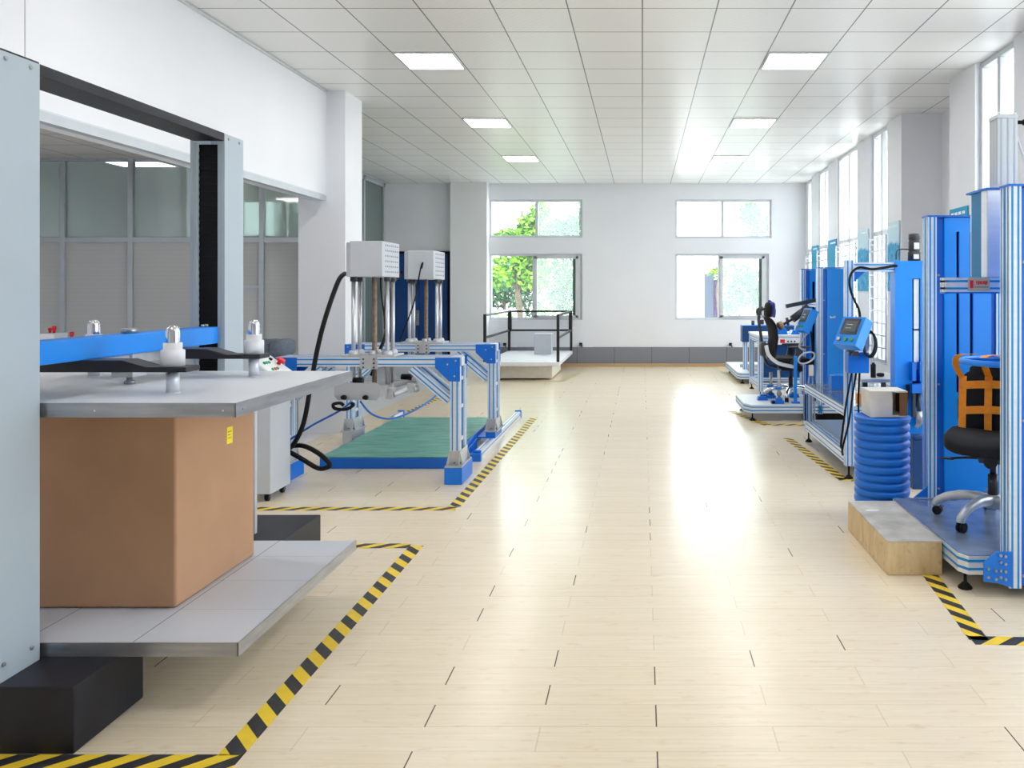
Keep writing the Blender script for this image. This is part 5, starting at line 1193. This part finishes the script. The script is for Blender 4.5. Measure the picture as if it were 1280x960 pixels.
# ------------------------------------------------------------------ outdoors
struct(MB().box(-40, 40, YB + 0.31, 60, -0.4, -0.25).build('ground_outside', 'concrete'))
struct(MB().box(4.31, 40, -20, YB + 0.31, -0.4, -0.25).build('paving_outside', 'concrete'))
def tree(label, base, blobs, n, size, mats, trunk_h, seed):
    rnd = random.Random(seed); t = thing('tree', label, 'tree', base, 'trees outside the back windows')
    f = MB()
    for _ in range(n):
        bx0, by0, bz0, rx, ry, rz = rnd.choice(blobs)
        while True:
            p = Vector((rnd.uniform(-1,1), rnd.uniform(-1,1), rnd.uniform(-1,1)))
            if p.length <= 1: break
        p = Vector((base[0] + bx0 + p.x*rx, base[1] + by0 + p.y*ry, bz0 + p.z*rz))
        d = Vector((rnd.uniform(-1,1), rnd.uniform(-1,1), rnd.uniform(-0.9,0.4))).normalized(); s = d.cross(Vector((rnd.uniform(-1,1), rnd.uniform(-1,1), rnd.uniform(-1,1)))).normalized()
        L = size*rnd.uniform(0.7, 1.3); nn = d.cross(s)
        v = f.vs([p, p + d*L*0.35 + s*L*0.26 + nn*L*0.05, p + d*L, p + d*L*0.35 - s*L*0.26 + nn*L*0.05])
        f.f(v, 0 if rnd.random() < 0.7 else 1)
    f.build('foliage', mats, t)
    k = MB(); top = max(b[2] for b in blobs)
    k.tube([(base[0], base[1], -0.26), (base[0] + 0.05, base[1], trunk_h*0.5), (base[0] - 0.04, base[1], trunk_h), (base[0] + 0.1, base[1], top)], [0.09, 0.08, 0.06, 0.03], 8)
    for (bx0, by0, bz0, rx, ry, rz) in blobs[:5]: k.tube([(base[0], base[1], trunk_h*0.75), (base[0] + bx0*0.5, base[1] + by0*0.5, (trunk_h + bz0)*0.5), (base[0] + bx0, base[1] + by0, bz0)], 0.022, 6, res=3)
    k.build('trunk', 'bark', t)
tree('young lime green tree just outside the left back window', (-3.15, 20.6, -0.25), [(-0.2, 0, 2.35, 0.5, 0.4, 0.35), (0.2, 0, 2.0, 0.6, 0.4, 0.35), (-0.45, -0.1, 1.95, 0.3, 0.4, 0.3), (0.1, 0, 2.6, 0.5, 0.35, 0.3), (0.5, 0, 2.5, 0.3, 0.3, 0.35), (0.35, 0, 3.0, 0.3, 0.3, 0.3), (0.0, 0, 3.0, 0.3, 0.3, 0.22), (0.3, 0, 3.35, 0.3, 0.3, 0.28), (0.6, 0, 3.65, 0.25, 0.3, 0.3), (-0.3, 0, 3.0, 0.25, 0.2, 0.18), (0.5, 0, 1.9, 0.3, 0.3, 0.25)], 2600, 0.16, ['lime_leaf', 'green_leaf'], 2.0, 1)
tree('broad green tree filling the right half of the left back window', (-1.9, 23.5, -0.25), [(0.1, 0, 2.2, 0.9, 0.6, 0.8), (0.1, 0, 1.4, 0.9, 0.6, 0.6), (0.6, 0, 1.9, 0.5, 0.5, 1.1), (-0.5, 0, 1.8, 0.5, 0.5, 0.9), (0.5, 0, 3.0, 0.5, 0.5, 0.8), (-0.6, 0, 3.3, 0.5, 0.4, 0.4), (0.0, 0, 3.4, 0.5, 0.4, 0.45), (0.5, 0, 4.0, 0.5, 0.4, 0.5)], 6000, 0.15, ['green_leaf', 'dark_leaf'], 1.6, 2)
tree('dark leafy tree behind the lime green tree', (-4.3, 25.5, -0.25), [(0, 0, 2.0, 0.8, 0.6, 0.7), (0.6, 0, 1.5, 0.6, 0.5, 0.7), (-0.5, 0, 1.6, 0.6, 0.5, 0.7), (0.9, 0, 2.2, 0.5, 0.5, 0.5)], 3600, 0.16, ['dark_leaf', 'green_leaf'], 1.2, 3)
tree('low yellow green shrub under the left back window', (-3.7, 21.4, -0.25), [(0, 0, 0.7, 0.5, 0.3, 0.32), (0.6, 0, 0.65, 0.4, 0.3, 0.28), (1.1, 0, 0.9, 0.3, 0.3, 0.4)], 1000, 0.13, ['lime_leaf', 'green_leaf'], 0.5, 4)
tree('pale green tree outside the right back window, at its right side', (3.3, 23.5, -0.25), [(0, 0, 3.5, 0.45, 0.5, 0.6), (-0.2, 0, 3.9, 0.3, 0.4, 0.35), (-0.2, 0, 2.0, 0.6, 0.5, 0.4), (0.0, 0, 1.5, 0.5, 0.4, 0.4), (-0.6, 0, 2.0, 0.5, 0.4, 0.5), (-0.7, 0, 1.3, 0.4, 0.4, 0.4)], 2400, 0.15, ['dark_leaf', 'green_leaf'], 2.2, 5)
tree('lime leaved shrub beside the tall grey cabinet outside', (1.97, 20.75, -0.25), [(0.0, 0, 2.1, 0.26, 0.2, 0.14), (0.12, 0, 1.9, 0.16, 0.18, 0.2)], 330, 0.14, ['lime_leaf', 'green_leaf'], 1.6, 6)
tree('green tree outside the office end window', (-8.6, 22.5, -0.25), [(0, 0, 3.6, 0.9, 0.6, 0.8), (-0.8, 0, 3.2, 0.7, 0.6, 0.6), (0.8, 0, 3.9, 0.7, 0.5, 0.6)], 2400, 0.16, ['green_leaf', 'lime_leaf'], 2.4, 7)
Sh = thing('utility_cabinet', 'tall grey cabinet with slatted brown side, outside the right back window', 'cabinet', (1.75, 21.6, -0.25))
MB().box(1.36, 1.78, 21.2, 22.0, -0.25, 2.02).build('pale_side', 'shed_light', Sh); MB().box(1.62, 1.86, 21.19, 22.0, -0.25, 2.05).build('grey_front', 'shed_dark', Sh)
q = MB(); q.box(1.86, 2.06, 21.25, 21.9, -0.25, 1.9)
for i in range(14): q.box(1.87, 2.05, 21.22, 21.25, -0.1 + i*0.14, 0.0 + i*0.14)
q.build('slatted_side', 'shed_brown', Sh)
wl = MB(); wl.box(-6.0, -3.55, 24.4, 24.6, -0.25, 0.95); wl.box(-6.0, -3.55, 24.35, 24.65, 0.95, 1.03); wl.box(-5.4, -4.6, 24.36, 24.4, 1.03, 1.5)
tag(wl.build('garden_wall', 'wall_grey'), 'low pale garden wall outside behind the lime green tree', 'wall')
